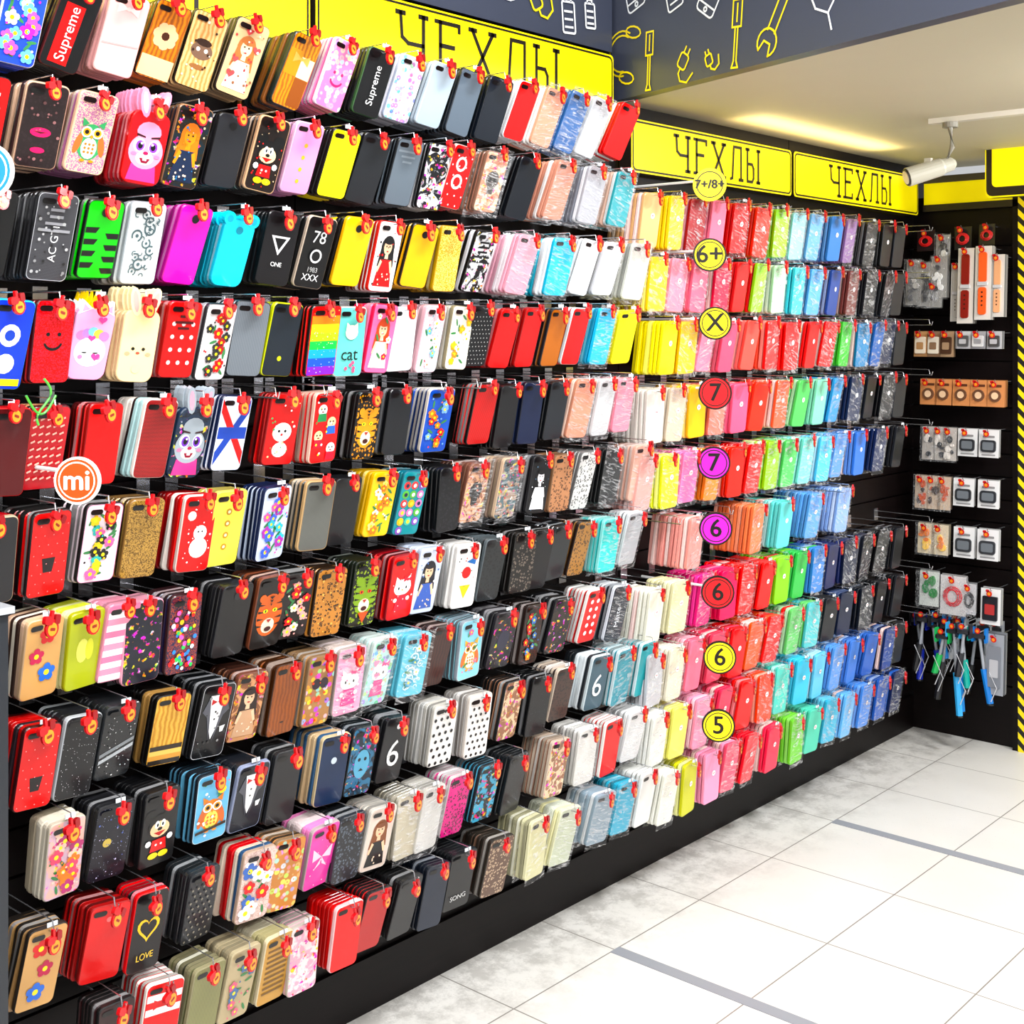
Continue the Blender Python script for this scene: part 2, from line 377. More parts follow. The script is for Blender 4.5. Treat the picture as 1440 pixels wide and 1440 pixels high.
def tag(x, y, z, small=1.0):
    a = R.uniform(-35, 25)
    M = Matrix.Translation((x, y, z)) @ frame((0, 0, 0), (-.35, 1, 0), (0, 0, 1)) @ Matrix.Rotation(math.radians(a), 4, 'Z')
    s_ = small*.88; red = H('#c00610')
    tags.prism(M, circ(0, 0, .0155*s_, 14), 0, .004, 0, red)
    tags.prism(M, rrect(.019*s_, .014*s_, .004*s_, 2, -.012*s_, .013*s_), -.001, .006, 0, red)
    tags.prism(M, rrect(.012*s_, .016*s_, .003*s_, 2, .010*s_, .016*s_), -.001, .005, 0, H('#90040c'))
    tags.prism(M, rrect(.006*s_, .016*s_, .002*s_, 2, -.002*s_, .022*s_), -.002, .003, 0, H('#c00610'))
    tags.poly([M @ Vector((p[0], p[1], .0046)) for p in circ(0, -.001, .0112*s_, 14)], 0, H('#f0901c'))
    tags.poly([M @ Vector((p[0], p[1], .0051)) for p in rrect(.012*s_, .005*s_, .001, 1, 0, -.001)], 0, H('#8a2008'))

def hook(y, z, L=TIP+.012, label=True):
    hooks.tube([(.001, y, z), (L, y, z), (L+.004, y, z+.012)], .0016, 0, nseg=5)
    hooks.tube([(.001, y, z+.022), (L-.01, y, z+.019), (L-.006, y, z+.003)], .0012, 0, nseg=4)
    hooks.box((.001, y-.014, z-.012), (.004, y+.014, z+.03), 0)
    if label and R.random() < .3: hooks.box((L-.012, y-.009, z+.010), (L-.0105, y+.009, z+.017), 1)

def hexf(c):
    c = c.lstrip('#')
    return ''.join(q*2 for q in c) if len(c) == 3 else c
def shade(c, f):
    c = hexf(c)
    return '#'+''.join('%02x' % max(0, min(255, int(int(c[i:i+2], 16)*f))) for i in (0, 2, 4))
def tint(c, f):
    c = hexf(c)
    return '#'+''.join('%02x' % int(int(c[i:i+2], 16)*(1-f)+240*f) for i in (0, 2, 4))

def stack(u, z, D, nn=6, pitch=.0115, lean=None, sticker=False, w=None, h=None):
    y = Yat(u); z += R.uniform(-.004, .003)
    th = math.radians(lean if lean is not None else R.uniform(9, 17)+(4 if z > 1.6 else 0))
    rb = 9 if z > 2 else (5 if z > 1.8 else (2.5 if z > 1.6 else .5))
    if lean is not None: rb = 0
    roll = -math.radians(R.uniform(-3.5, 3.5)+rb); yaw = math.radians(R.uniform(-7, 5))
    w = w or R.uniform(.066, .073); h = h or R.uniform(.136, .148)
    x = TIP-R.uniform(0, .010)
    hook(y, z)
    for i in range(nn):
        j = 0 if i == 0 else 1
        rl = roll+j*math.radians(R.uniform(-1.8, 1.8))
        B = frame((0, 0, 0), (0, 1, 0), (math.sin(th), 0, math.cos(th)))
        M = Matrix.Translation((x, y+j*R.uniform(-.003, .002), z)) @ Matrix.Rotation(yaw, 4, 'Z') @ Matrix.Rotation(rl, 4, 'X') @ B
        if i == 0: c, sd = D['c'], D['side']
        elif D['sides']: c = R.choice(D['sides']); sd = c
        else:
            c = shade(D['c'], R.uniform(.6, 1)); sd = shade(D['side'], R.uniform(.6, 1.05))
            if R.random() < .22: sd = tint(sd, .45)
        DD = D if i == 0 else dict(D, k='plain')
        add_case(M, w, h, .0085, DD, i == 0, c, sd)
        if i == 0 and sticker:
            cases.poly([M @ Vector((a, b_-h/2, .0012)) for a, b_ in circ(.004, .018, .0075, 12)], 0, H('#f4f4f4'))
            cases.poly([M @ Vector((a, b_-h/2, .0015)) for a, b_ in rrect(.009, .002, .0005, 1, .004, .018)], 0, H('#c03030'))
        if D['pack'] and i in (0, 3):
            lift = .0062 if D['art'] else .0022
            mm = [(-w/2-.003, -h-.004), (w/2+.003, -h-.004), (w/2+.003, .016), (-w/2-.003, .016)]
            cases.poly([M @ Vector((a, b_, lift)) for a, b_ in mm], BAG)
        x -= pitch
    tag(TIP+.014+R.uniform(0, .005), y-.006, z-.010+R.uniform(-.006, .006), R.uniform(.9, 1.1))

K = '#101114'; NV = '#12203c'; RD = '#d4101c'; CL = '#c9c4ba'
rows = [
 (2.06, [(45, P('#2a48c8', flowers(['#ff60a0', '#fff', '#c83cd0', '#70b8ff'], 14, 1.3), side='#e8e8f0'), 7), (120, P(K, bands([RD], -2.2, 1.2, -6.2, 4)+T_('Supreme', '#fff', 2.6, 90, -.4, -1), side='#701018'), 7),
   (188, P('#f4b3b0', bow('#ffd0cc')+[([(-3.2, -2.2), (3.2, -1.6), (3.2, -1.3), (-3.2, -1.9)], '#e89a98')]), 6), (247, P('#c87838', k='wood', c2='#8a4a1c', art=flower(0, 1, 2.4, '#e8b08a', '#5a2a10', 7)+bands(['#e8c898'], -3.2, 3.2, -6.7, -3), side='#3a2418'), 6),
   (302, P('#dcb684', k='wood', c2='#b88450', art=[(circ(0, 0, 2.2, 16, 1.6), '#6a5040'), (circ(0, 1.6, 1.6, 12, .7), '#4a2c1c'), (circ(0, -3, 1.6, 12, .5), '#8a5c38'), (circ(-.8, .2, .4, 8), '#e8e0d8'), (circ(.8, .2, .4, 8), '#e8e0d8')]+spr(['#4a2c1c', '#e8d8c0'], 18), side='#2a2018'), 5),
   (357, P('#d2b088', art=lady('#b06a40', '#e9e0d8')+hearts('#d05050', 4)+spr(['#c04040', '#8a5a40', '#f4f0e8']), side='#3a2a20'), 5), (436, P('#d8903c', art=plaid(), k='wood', c2='#9a5a24', side='#2e3a38', sides=['#2e4a48', '#1c2424', '#7a4a28', '#40605c']), 9),
   (490, P('#f07aa8', k='floral', c2='#ffd0e8', art=smile('#b02060', -1), side='#ffe0ee'), 8), (541, P(K, art=T_('Supreme', '#fff', 2.4, 90, 0, -.5), side='#3a5a38', sides=[K, '#5c8c70', '#202428']), 8),
   (586, P('#eceaf4', k='floral', c2='#a8b4f0', side='#d0d8ff', art=spr(['#f080a0', '#60a0e0'], 30, .25)), 7), (628, P('#a9b8c4', side='#c8d4dc', hole='pill'), 8), (668, P('#54606c', side='#28303a'), 8), (708, P('#1c2634', edge='#0c1016'), 7),
   (745, P('#cf1822', side='#e8e8ec', sides=['#f0f0f4', '#e8ecf0']), 7), (785, P('#d89a80', pack=True, sides=['#f0ece8', '#e0a090']), 7), (818, P('#2c5a94', pack=True, sides=['#e8f0f4', '#2c5a94']), 6), (850, P('#c4c6ca', pack=True), 6), (890, P('#d40c18', sides=['#f4f4f6', '#d01822']), 8)]),
 (1.89, [(-15, P(RD, lines_('#fff'), side=K), 3), (72, P('#2e1c1e', lips()+spr(['#8a6060', '#604040'], 20), k='leopard', c2='#3a282c', side='#caa890', sides=['#caa890', '#503030'], edge='#8a6858'), 8), (143, P('#a86890', owl('#3f955c', '#f3efe0'), k='glitter', c2='#e8c8a8', side='#d8b49a', edge='#e0c4a0'), 8),
   (218, P('#b8242c', animal('#f59ab8', iris='#8040b0'), side='#c8202a', ears=('bunny', '#f59ab8', '#ffd4e0'), hole='none'), 8), (278, P('#16303c', lady('#e07820', '#203860', '#e89040')+spr(['#e08030', '#3070a0', '#d0c0a0']), k='photo', c2='#30281c', side='#8a6a50'), 7),
   (333, P('#33353c', side='#1a1c22', hole='round', hc='#0a0a0c'), 8), (388, P('#2a1a14', mouse()+spr(['#e8c8a0', '#d03030'], 26, .22), side='#c8a080', edge='#caa27c'), 7), (440, P('#e59acb', [(circ(0, 5-2.4*i, .45, 10), '#e0b050') for i in range(1, 5)], side='#e8b8d8'), 7),
   (490, P('#f8ec00', side='#151515', sides=['#181818', '#e8d818']), 6), (532, P('#2e3238', side='#101216'), 7), (580, P('#5d6770', edge='#20242a', side='#202428', art=lines_('#7a848c', 3)), 8),
   (625, P('#d8d8dc', k='photo', c2='#1a1a22', side=K), 6), (655, P('#c41424', [(circ(0, 3, 1.7, 14), '#f5f0f0'), (circ(0, -1, 1.7, 14), '#f5f0f0'), (circ(0, 3, 1.1, 14), '#c41424'), (circ(0, -1, 1.1, 14), '#c41424')]+grid('#fff', .2, 2.2), side='#c8a8a0'), 6),
   (703, P('#c88870', k='photo', c2='#e4cdb0', art=skull('#4a4440'), side='#806050', pack=True), 8), (748, P('#141c28', side='#0c1018', edge='#34404c'), 8), (800, P('#c98c78', pack=True, sides=['#e0d8d4', '#c98c78']), 8), (842, P('#a8a8ae', pack=True, sides=['#e0e0e4', '#70727a']), 8), (885, P('#3f98a0', pack=True, sides=['#d8dcdc', '#c0a090', '#3f98a0']), 8)]),
 (1.715, [(0, P(K, side='#181818'), 4), (85, P('#4c4c50', T_('AC GTI', '#e8e8e8', 1.8, 90, .3, -1)+lines_('#8a8a8e', 4)+spr(['#888', '#aaa', '#333'], 40), k='weave', c2='#38383c', side='#18181c', edge='#b8b8bc'), 9), (152, P('#10c020', [([(-3.2, 2.2-2.1*i), (-.6, 2.2-2.1*i), (-1.2, 1.2-2.1*i), (-3.2, 1.2-2.1*i)], '#101010') for i in range(4)]+[([(3.2, 1.2-2.1*i), (.6, 1.2-2.1*i), (1.2, .2-2.1*i), (3.2, .2-2.1*i)], '#101010') for i in range(4)], side='#111', hole='round', edge='#101010'), 8),
   (214, P('#d2d8d8', swirl('#4a5c60', 9), side='#9aa0a4', edge='#c0c6c8'), 8), (280, P('#d810a8', side='#a0127a', hole='round'), 8), (343, P('#30cce8', side='#30a8c0', ears=('bear', '#30cce8', '#2a9cb4'), hole='round', hc='#1888a0'), 8),
   (402, P('#1e1c20', tri(), side=K), 7), (455, P('#18181a', T_('78', '#eee', 3.4, 0, 0, 3)+T_('XXX', '#eee', 1.9, 0, 0, -5)+T_('1983', '#aaa', 1.4, 0, 0, -3.4)+[(circ(0, -.6, 1.4, 14), '#c8c8c8'), (circ(0, -.6, 1, 14), '#18181a')], side='#b8a898', sides=['#a89080', '#181818', '#d0d0d0']), 9),
   (508, P('#f8cc00', side='#e8b008', sides=['#181818', '#e8c010'], hole='round'), 8), (554, P('#f2efec', lady('#1a1a1a', '#c81828')+spr(['#222', '#c81828'], 16), side='#b8302c'), 7), (600, P('#f0b008', edge='#2a2410', side='#1a1810', hole='round'), 8), (640, P('#c89818', k='glitter', c2='#f8e088', side='#b89020'), 7),
   (690, P('#d8d8dc', k='photo', c2='#08080c', art=lines_('#16161c', 5)+spr(['#111', '#eee'], 40), side=K, sides=[K, '#c8c8cc']), 8), (748, P('#e3a0b0', pack=True, sides=['#f0e4e8', '#d8a0b0']), 8), (800, P('#08b8d8', pack=True, sides=['#e8f0f4', '#18b4cc']), 7), (835, P('#f0f2f4'), 7), (868, P('#eeeef2', pack=True), 7), (905, P('#cfd0c8', pack=True), 6)]),
 (1.545, [(22, P('#1838c0', [(circ(0, 1.5, 1.8, 14), '#f0f4ff'), (circ(0, 1.5, .9, 12), '#1838a0'), (circ(0, -3, 1.6, 14), '#f0f4ff')]+bands(['#e8d820'], -3, 3, -6.5, -5.4), side='#3fa8e0'), 7), (82, P('#b81c24', smile(), k='glitter', c2='#d83840', side='#5a1014'), 7),
   (140, P('#f4a4c8', [(circ(0, -1.4, 2.8, 20, 3), '#fff')]+[(circ(-2+i, 2.6-.4*abs(i-2), .95, 10), ['#f080b0', '#b080e0', '#80c0f0', '#f0c060', '#f080b0'][i]) for i in range(5)]+[(circ(-1, -1.6, .5, 10, .14), '#222'), (circ(1, -1.6, .5, 10, .14), '#222'), (circ(-1.6, -2.5, .45, 8), '#ff80a8'), (circ(1.6, -2.5, .45, 8), '#ff80a8')]+hearts('#f05090', 3), side='#f8a0c4', ears=('unicorn', '#fff', '#f8a0c4'), hole='none'), 7),
   (204, P('#f2d4a4', [(circ(-1, -.5, .35, 8), '#221'), (circ(1, -.5, .35, 8), '#221'), (circ(0, -1.3, .4, 8, .28), '#a05040'), (circ(-2, -1.5, .55, 8, .4), '#f0a080'), (circ(2, -1.5, .55, 8, .4), '#f0a080'), (circ(0, -4.5, .8, 10), '#f2b8a0')], side='#d4b890', ears=('bunny', '#f3dab0', '#f0a8a0'), hole='none'), 7),
   (262, P('#d00818', [(circ(-2+2*(i % 3), 3-2.4*(i//3), .42, 8), '#f0d8d8') for i in range(12)]+lines_('#701018', 3), side='#a01018'), 7), (314, P('#e0d8d8', flowers([RD, '#a01020', '#404040'], 14, 1.1), side='#404448'), 7), (357, P('#70767c', k='ribs', c2='#5a6066', side='#34383c'), 6),
   (408, P('#26323e', [(circ(0, -3.6, .5, 10), '#c8d020')], side='#c8d020', edge='#11161c'), 6), (460, P('#d82020', bands(['#7828b0', '#2850d8', '#1898d8', '#20b050', '#a8d020', '#f0d818', '#f08818', '#e02020'])+spr(['#fff', '#ffe080', '#a0d0ff'], 50, .12), side='#1a1a1a'), 6), (500, P('#6ec4bc', T_('cat', '#1a1a1a', 3.6, 0, 0, -2.6)+[(circ(0, 2, 1.5, 14), '#f4ead8'), ([(-1.4, 2.5), (-1.3, 4), (-.3, 3.2)], '#f4ead8'), ([(1.4, 2.5), (1.3, 4), (.3, 3.2)], '#f4ead8')]+[(circ(R.uniform(-2, 2), R.uniform(-6, -4), .4, 8), '#e05a7a') for i in range(5)], side='#e8e4d8'), 6),
   (543, P('#e8709c', lady('#c04820', '#f6e6e6')+flowers(['#f0f0f0', '#c81840'], 3, .9), side='#c02848'), 6), (572, P('#e0e0e2', hole='pill', side='#c0c4c8'), 6), (615, P('#f0bcc6', k='glitter', c2='#c8e8f0', art=flowers(['#fff', '#78b8c8'], 7, 1)+spr(['#e02040', '#fff'], 20, .2), side='#c8a0a8'), 7),
   (655, P('#ece8d8', flowers(['#f0b020', '#e88820', '#fff'], 9, 1.2), side='#807860'), 7), (684, P('#17171a', grid('#b0b0b0', .14, 1), side=K), 6), (720, P('#d80c18', side='#a01018', hole='pill'), 8), (755, P('#d00818', side='#8a1018'), 7), (788, P('#a86028', side='#20242a', edge='#282420'), 7), (822, P('#d80814', side='#d8d8d8'), 7), (855, P('#08b0dc', pack=True), 6), (890, P('#f8e000'), 8)]),
 (1.375, [(18, P('#6a1418', side='#c02028', sides=['#8a1820', '#2a2a2a', '#c82830']), 8), (75, P('#a8202a', [([(-2.9+1.2*(i % 5), 5-1.25*(i//5)), (-2.2+1.2*(i % 5), 5.3-1.25*(i//5)), (-2.1+1.2*(i % 5), 5.0-1.25*(i//5)), (-2.8+1.2*(i % 5), 4.7-1.25*(i//5))], '#e8b0a0') for i in range(45)], side='#601018', sides=['#701018', '#202020', '#b08060']), 9), (150, P('#d01014', side='#801014', hole='pill'), 5), (230, P('#b03030', k='weave', c2='#2c1c1c', side='#e0d8d0', sides=['#a8c8c8', '#d8d0c8', '#402828']), 8),
   (284, P('#2a4668', animal('#9aa4ac', iris='#6a30a8'), k='photo', c2='#1c1c30', ears=('bunny', '#9aa4ac', '#e8a0b0'), hole='none'), 4), (335, P('#d8dcec', [([(-3.2, -6), (3.2, 4), (3.2, 6.5), (-3.2, -3.5)], '#1c3c98'), ([(3.2, -6), (-3.2, 4), (-3.2, 6.5), (3.2, -3.5)], '#c81828'), ([(-3.2, -1), (3.2, -1), (3.2, 1.2), (-3.2, 1.2)], '#1c3c98')], side='#1a2a58'), 4),
   (408, P('#c00c18', [(circ(0, -.5, 2.1, 18, 1.9), '#f6f2ee'), (circ(-.7, -.3, .3, 8), '#111'), (circ(.7, -.3, .3, 8), '#111'), (circ(0, -1, .3, 8), '#c04040'), (circ(0, -4, 1.7, 14, 1.5), '#e8e0da')]+spr(['#fff', '#f0d0a0', '#40a060'], 24, .3), side='#802020'), 4), (465, P('#d01018', figs(4)+spr(['#f0e060', '#fff', '#308040'], 12), side='#d8b0a0'), 5),
   (523, P('#1c140c', tiger('#e0942c'), k='leopard', c2='#e09838', side=K), 6), (566, P('#23262c', side=K), 7), (625, P('#1848a8', flowers(['#d82028', '#f08030', '#78a8e0'], 11, 1), side='#c8c0b8'), 5),
   (688, P('#c80c18', k='ribs', c2='#8a0c14', side='#1a1a1a'), 5), (722, P('#17181c', side='#101014'), 5), (755, P('#1a2a54', side='#101830'), 5), (790, P('#2a3038', side='#101418'), 6), (826, P('#d09078', pack=True, sides=['#e8c8b8', '#d86040']), 8), (856, P('#c4c4c6', pack=True), 8), (886, P('#e88a9c', pack=True), 8)]),
 (1.205, [(-5, P('#2c2c30', side='#a89880', sides=['#8a1a20', '#222', '#a89880']), 8), (75, P('#c80c18', [([(-1.2, -.6), (1.2, -.6), (.8, -3), (-.8, -3)], '#1c1014')]+grid('#f09090', .1, 1.6), side='#2a2a2a'), 9), (150, P('#ecd8e0', flowers(['#ff6aa0', '#40a8a0', '#f8c040', '#222'], 14, 1.1), side='#2c2c2c', edge='#f090b8'), 7), (208, P('#a88448', k='glitter', c2='#5c4420', side='#806038'), 7),
   (288, P('#c40814', [(circ(.6, -2.6, 1.9, 16), '#f4f0ec'), (circ(.6, .2, 1.4, 14), '#f4f0ec'), (circ(.2, .4, .2, 6), '#111'), (circ(1, .4, .2, 6), '#111'), (circ(-1.6, 3.4, .9, 10), '#f4f0ec')]+spr(['#fff'], 24, .2), side='#d8c8c0', sides=['#c0141c', '#e0d8d0', '#88101c']), 8), (328, P('#e4dc68', [(circ(0, 3.2-2.2*i, .62, 10), '#b88a20') for i in range(4)]+[(circ(0, 3.2-2.2*i, .3, 8), '#f8f0c0') for i in range(4)], side='#c8b868'), 5),
   (395, P('#c8d4ec', flowers(['#f060a0', '#4060d0', '#40b0c0', '#a030a0'], 14, 1.2), side='#203060'), 6), (452, P('#4c4e4c', k='weave', c2='#62625c', side='#b89870', edge='#a88860'), 5), (494, P('#1c2128', k='ribs', c2='#101418', side='#181a20'), 5), (545, P('#f0c010', flowers(['#fff', '#e87810', '#f8e890'], 12, 1), side='#d8a820'), 7),
   (590, P('#2c8890', [(circ(-2+(i % 3)*2, 4-(i//3)*2, .9, 12), ['#e84848', '#f0b838', '#58c0a8', '#e080b8', '#8050b0', '#60b048'][R.randrange(6)]) for i in range(16)]+[(circ(-2+(i % 3)*2, 4-(i//3)*2, .45, 10), ['#fff', '#f8e060', '#203060'][R.randrange(3)]) for i in range(16)], side='#206070'), 7), (634, P('#1a1c20', k='leopard', c2='#34343c', side=K), 7), (676, P('#8a5a44', skull('#1c1a1c')+spr(['#e8c0a0', '#c02828', '#302028'], 30), k='photo', c2='#d8a888', side='#6a4438', pack=True), 8), (725, P('#9c8474', k='photo', c2='#4a6066', side='#c0a890', art=spr(['#c02828', '#302028', '#e8e0d8'], 40), pack=True), 7),
   (766, P('#18181c', lady('#0c0c0c', '#e8e8ec', '#f4eef0')+spr(['#6080a0', '#fff'], 18, .2), side='#303034'), 7), (796, P('#a87858', k='leopard', c2='#5a3a2c', side='#806048'), 6), (832, P('#d0d0ce', k='leopard', c2='#1c1c1c', side='#606060'), 7), (866, P('#24282a', side='#101214', pack=True), 7), (908, P('#d8a898', pack=True), 7)]),
 (1.035, [(66, P('#d0a068', flower(.6, 4, 1.5, '#d01c30')+flower(-1.2, .6, 1.4, '#c01850')+flower(1, -2.6, 1.6, '#2868c8'), side='#c8a888', sides=['#c8a890', '#503830', '#d8d0c0']), 8), (126, P('#a4ac18', [(circ(-.6, 0, 1.2, 14, 2.2), '#d8d870'), (circ(.8, 0, .8, 14, 2), '#c8c850')], side='#9a9c30', sides=['#b8bc50', '#d8d8a0']), 8), (176, P('#e090a8', bands(['#f4e8ea', '#e090a8', '#f4e8ea', '#d87898']*3), side='#b87888'), 6),
   (206, P('#1a2030', k='photo', c2='#20243a', side='#d898a8'), 6), (264, P('#302858', dots(['#e03838', '#f0c030', '#3880d8', '#40b860', '#fff', '#e060b0'], 60, .5), k='glitter', c2='#8a3c30', side='#4a2c30'), 7), (336, P('#16171a', side='#2a2a2e', hole='round', hc='#3a3a40'), 9), (390, P('#1c1512', tiger('#c8602a'), side='#6a3a28'), 8),
   (426, P('#2a1a1c', flowers(['#c82830', '#e8a8a0', '#f0e0d0'], 11, 1.1), side='#1c1c1c'), 7), (470, P('#b07840', k='leopard', c2='#2a1408', side='#3c2818', art=spr(['#1c0c04', '#e0a860'], 30)), 7), (520, P('#14200c', tiger('#7a9a28', eye='#f05020')+[([(-1.4, -4), (1.4, -4), (0, -6.4)], '#c8501c')], k='leopard', c2='#90a830', side='#1a2418'), 8),
   (574, P('#d0101c', kitty()+spr(['#e8d0d0', '#fff'], 16, .22), side='#881820'), 8), (612, P('#ccd4e4', lady('#2a2a3a', '#3858a8')+spr(['#5070b0', '#fff'], 14), side='#a8b0c0'), 7), (662, P('#e8e6e2', [(circ(0, .8, 1.3, 14), '#d82028'), ([(-1.6, -2), (1.6, -2), (0, -5)], '#f0c020'), ([(-.3, 3.2), (2.6, 4.2), (2.2, 2.4)], '#2868b0')]+spr(['#222', '#d82028'], 14, .2), side='#d0ccc8'), 7), (702, P('#2e3438', k='leopard', c2='#14181a', side='#50585c'), 9), (740, P('#26221f', k='leopard', c2='#6a6058', side='#1c1a18'), 7),
   (768, P('#1b1b1f', side=K), 6), (794, P('#16222a', k='weave', c2='#202c34', side='#141a20'), 6), (828, P('#9a6e3c', k='leopard', c2='#281810', side='#302018'), 6), (862, P('#20c0bc', pack=True, side='#88d0cc'), 7), (900, P('#a4a6aa', side='#c8cacc', pack=True), 6)]),
 (.865, [(62, P('#c80c18', [([(-1.2, -1.6), (1.2, -1.6), (.8, -4), (-.8, -4)], '#1c1014')]+grid('#f0a0a0', .1, 1.6), side='#5a1418', sides=['#b01820', '#403038', '#601818']), 8), (122, P('#1a1c20', k='space', c2='#e8e8f0', side='#a8acb0', sides=['#b0b4b8', '#24262a']), 8), (176, P('#34383c', diag(['#a8acb0', '#7a7e82'], .7)[2:4]+spr(['#999', '#ccc'], 60, .15), k='glitter', c2='#16181c', side='#303438'), 8), (246, P('#d8aa58', bands(['#2a2018', '#c89048', '#e0b868', '#3a2a1c'], -3.2, 3.2, -6.8, -3), k='wood', c2='#b07c34', side='#15110e', sides=['#15110e', '#2a2420', '#8a6a40']), 8),
   (310, P('#14161a', tux()+spr(['#444', '#888'], 14), side='#1a1c20', edge='#c8c8cc'), 9), (360, P('#7a4c34', lady('#3a2018', '#c8a080'), k='photo', c2='#c8946c', side='#60382c'), 8), (410, P('#8a4a20', k='wood', c2='#6e3818', side='#4c2810', hole='pill', art=[(circ(0, -4.5, .5, 8, .2), '#4c2810')]), 8), (456, P('#9a7048', [(circ(-1, 1.5, 1.1, 12), '#402c3c'), (circ(1, 1.5, 1.1, 12), '#402c3c'), (circ(0, -1.6, .6, 10), '#d84828')]+spr(['#d84828', '#304878'], 16), k='floral', c2='#c86048', side='#786048'), 8),
   (500, P('#e8a0bc', kitty('#fff', '#e04888')+spr(['#fff', '#f04880'], 30), side='#a09490', sides=['#b8a8a0', '#e0d0d0'], pack=True), 8), (546, P('#b8dcd8', kitty('#fff', '#e05890')+hearts('#f090b0', 4), side='#b8c4c0', k='floral', c2='#98d0c8', pack=True), 7), (590, P('#6cbcd0', swirl('#e0f4f8', 7)+flowers(['#f2f8ff', '#3c90b0'], 4, 1), side='#58a0b4', pack=True), 8), (626, P('#5e2a20', k='wood', c2='#3e1a14', side='#3a1c14'), 6), (668, P('#8ac4d4', owl('#e8a850', '#f0e8d0')+flowers(['#e06090'], 3, .8), side='#808890', edge='#d8e0e0'), 8),
   (715, P('#23242a', [(circ(0, 0, 1.8, 14, 2.6), '#3a3c58')], k='photo', c2='#3a3444', side='#38343a'), 9), (757, P('#34201a', flowers(['#c83028', '#e08038', '#3868a8'], 9, 1), k='leopard', c2='#6a2c20', side='#30201c'), 8), (796, P('#1e2024', k='photo', c2='#44342c', side='#2a2a2e'), 8), (840, P('#d00c18', [(circ(-1.2+2.4*(i % 2), 4-2.1*(i//2), .6, 10), '#fff') for i in range(10)], side='#d8d4d0'), 7), (876, P('#1c2a40', T_('Matte', '#e8ecf4', 2.2, 90, 0, -1), side='#c8ccd4', pack=True), 7)]),
 (.70, [(98, P('#e8b0a4', flowers(['#e0506a', '#f0c8b8', '#d87830', '#a8386a'], 14, 1.4), k='photo', c2='#c8a8b8', side='#b8b0a0', sides=['#d0c8b8', '#a89c88']), 6), (168, P('#14182a', [(circ(-.8, 0, .8, 12), '#c8b060')]+spr(['#5060a0', '#c8c0e0'], 20, .2), k='space', c2='#c8d0f0', side='#28282c'), 7), (232, P('#15161a', mouse(), side='#1c1c20'), 9), (305, P('#6cb0d4', owl('#e88038', '#f8e078')+[(circ(1.6, 3.4, .9, 10), '#f0d850'), ([(-3.1, -4.4), (3.1, -3.6), (3.1, -4.2), (-3.1, -5)], '#4a3420')]+spr(['#e05080', '#3c8040', '#fff'], 14, .35), side='#28303a', edge='#e0ecf0'), 8),
   (358, P('#202a38', tux(), side='#8088a0', sides=['#6c7484', '#20242c'], edge='#98a0b8'), 7), (412, P('#1c1e22', k='weave', c2='#28292e', side='#34363a'), 7), (478, P('#183a68', [(circ(0, 2, .7, 10), '#c8d4e0')], side='#b8a888', sides=['#b8a080', '#305070', '#807868']), 9), (520, P('#1c3448', [(circ(0, -.6, 2, 16, 3), '#5a9ab8'), (circ(-.8, .4, .4, 8), '#0c1420'), (circ(.8, .4, .4, 8), '#0c1420'), ([(-.7, -2), (.7, -2), (0, -1.4)], '#0c1420')], k='photo', c2='#2c6080', side='#182028'), 7),
   (562, P('#24262a', T_('6', '#e0e0e0', 8, 0, 0, -1)+[(circ(0, 5.2, .6, 10), '#ddd')], side='#1a1a1e'), 8), (630, P('#e4e2de', grid('#16161a', .42, 1.7), side='#b8b4ac'), 7), (676, P('#e2deda', grid('#20181a', .36, 1.5), side='#c8c0b8'), 7), (728, P('#8a6048', k='photo', c2='#dcc0a0', side='#303030'), 7), (764, P('#1c1e22', k='space', c2='#585860', side=K), 8), (798, P('#5a3a30', k='leopard', c2='#2a1c18', side='#c8b8a8'), 7),
   (850, P('#3c5460', T_('6', '#f0f4f8', 8, 0, 0, -1), side='#c0ccd0', sides=['#d0d8dc', '#303840']), 8), (884, P('#2c8898', side='#b8c8cc', pack=True), 8), (915, P('#3898a0', side='#b8c8cc'), 7)]),
 (.535, [(72, P('#c89c68', flower(-.8, 3.6, 1.5, '#c8202c')+flower(.6, -.2, 1.4, '#b01c48')+flower(-.4, -4, 1.6, '#2c64c4'), side='#38302c'), 7), (158, P('#c80814', [(circ(0, 4.4, .5, 8), '#e87070')], side='#8a1014'), 7), (216, P('#191518', heart(0, .6, 2.4, '#f0c04c')+heart(0, .6, 1.8, '#191518')+T_('LOVE', '#f0c860', 1.6, 0, 0, -4.4), side='#c01c2c'), 6),
   (290, P('#23262e', grid('#7a7468', .24, 1.3), side='#303438'), 7), (368, P('#d8c4bc', flowers(['#c82030', '#3c60a8', '#f0f0f0'], 9, 1.7), k='glitter', c2='#c0a098', side='#a89080', sides=['#b01c28', '#c8b8a8', '#2c4868']), 8), (410, P('#b87c48', k='floral', c2='#e8c090', side='#806850'), 6), (460, P('#e050a0', [([(0, 0), (-2.4, 2.4), (-2.2, -.6)], '#f8d0e4'), ([(0, 0), (2.4, 2.4), (2.2, -.6)], '#f8d0e4'), ([(0, 0), (-1.6, -2.6), (-.2, -1.6)], '#f8d0e4'), ([(0, 0), (1.6, -2.6), (.2, -1.6)], '#f8d0e4')]+spr(['#fff'], 16, .15), side='#a89898', sides=['#c8b8b8', '#d880b0']), 8),
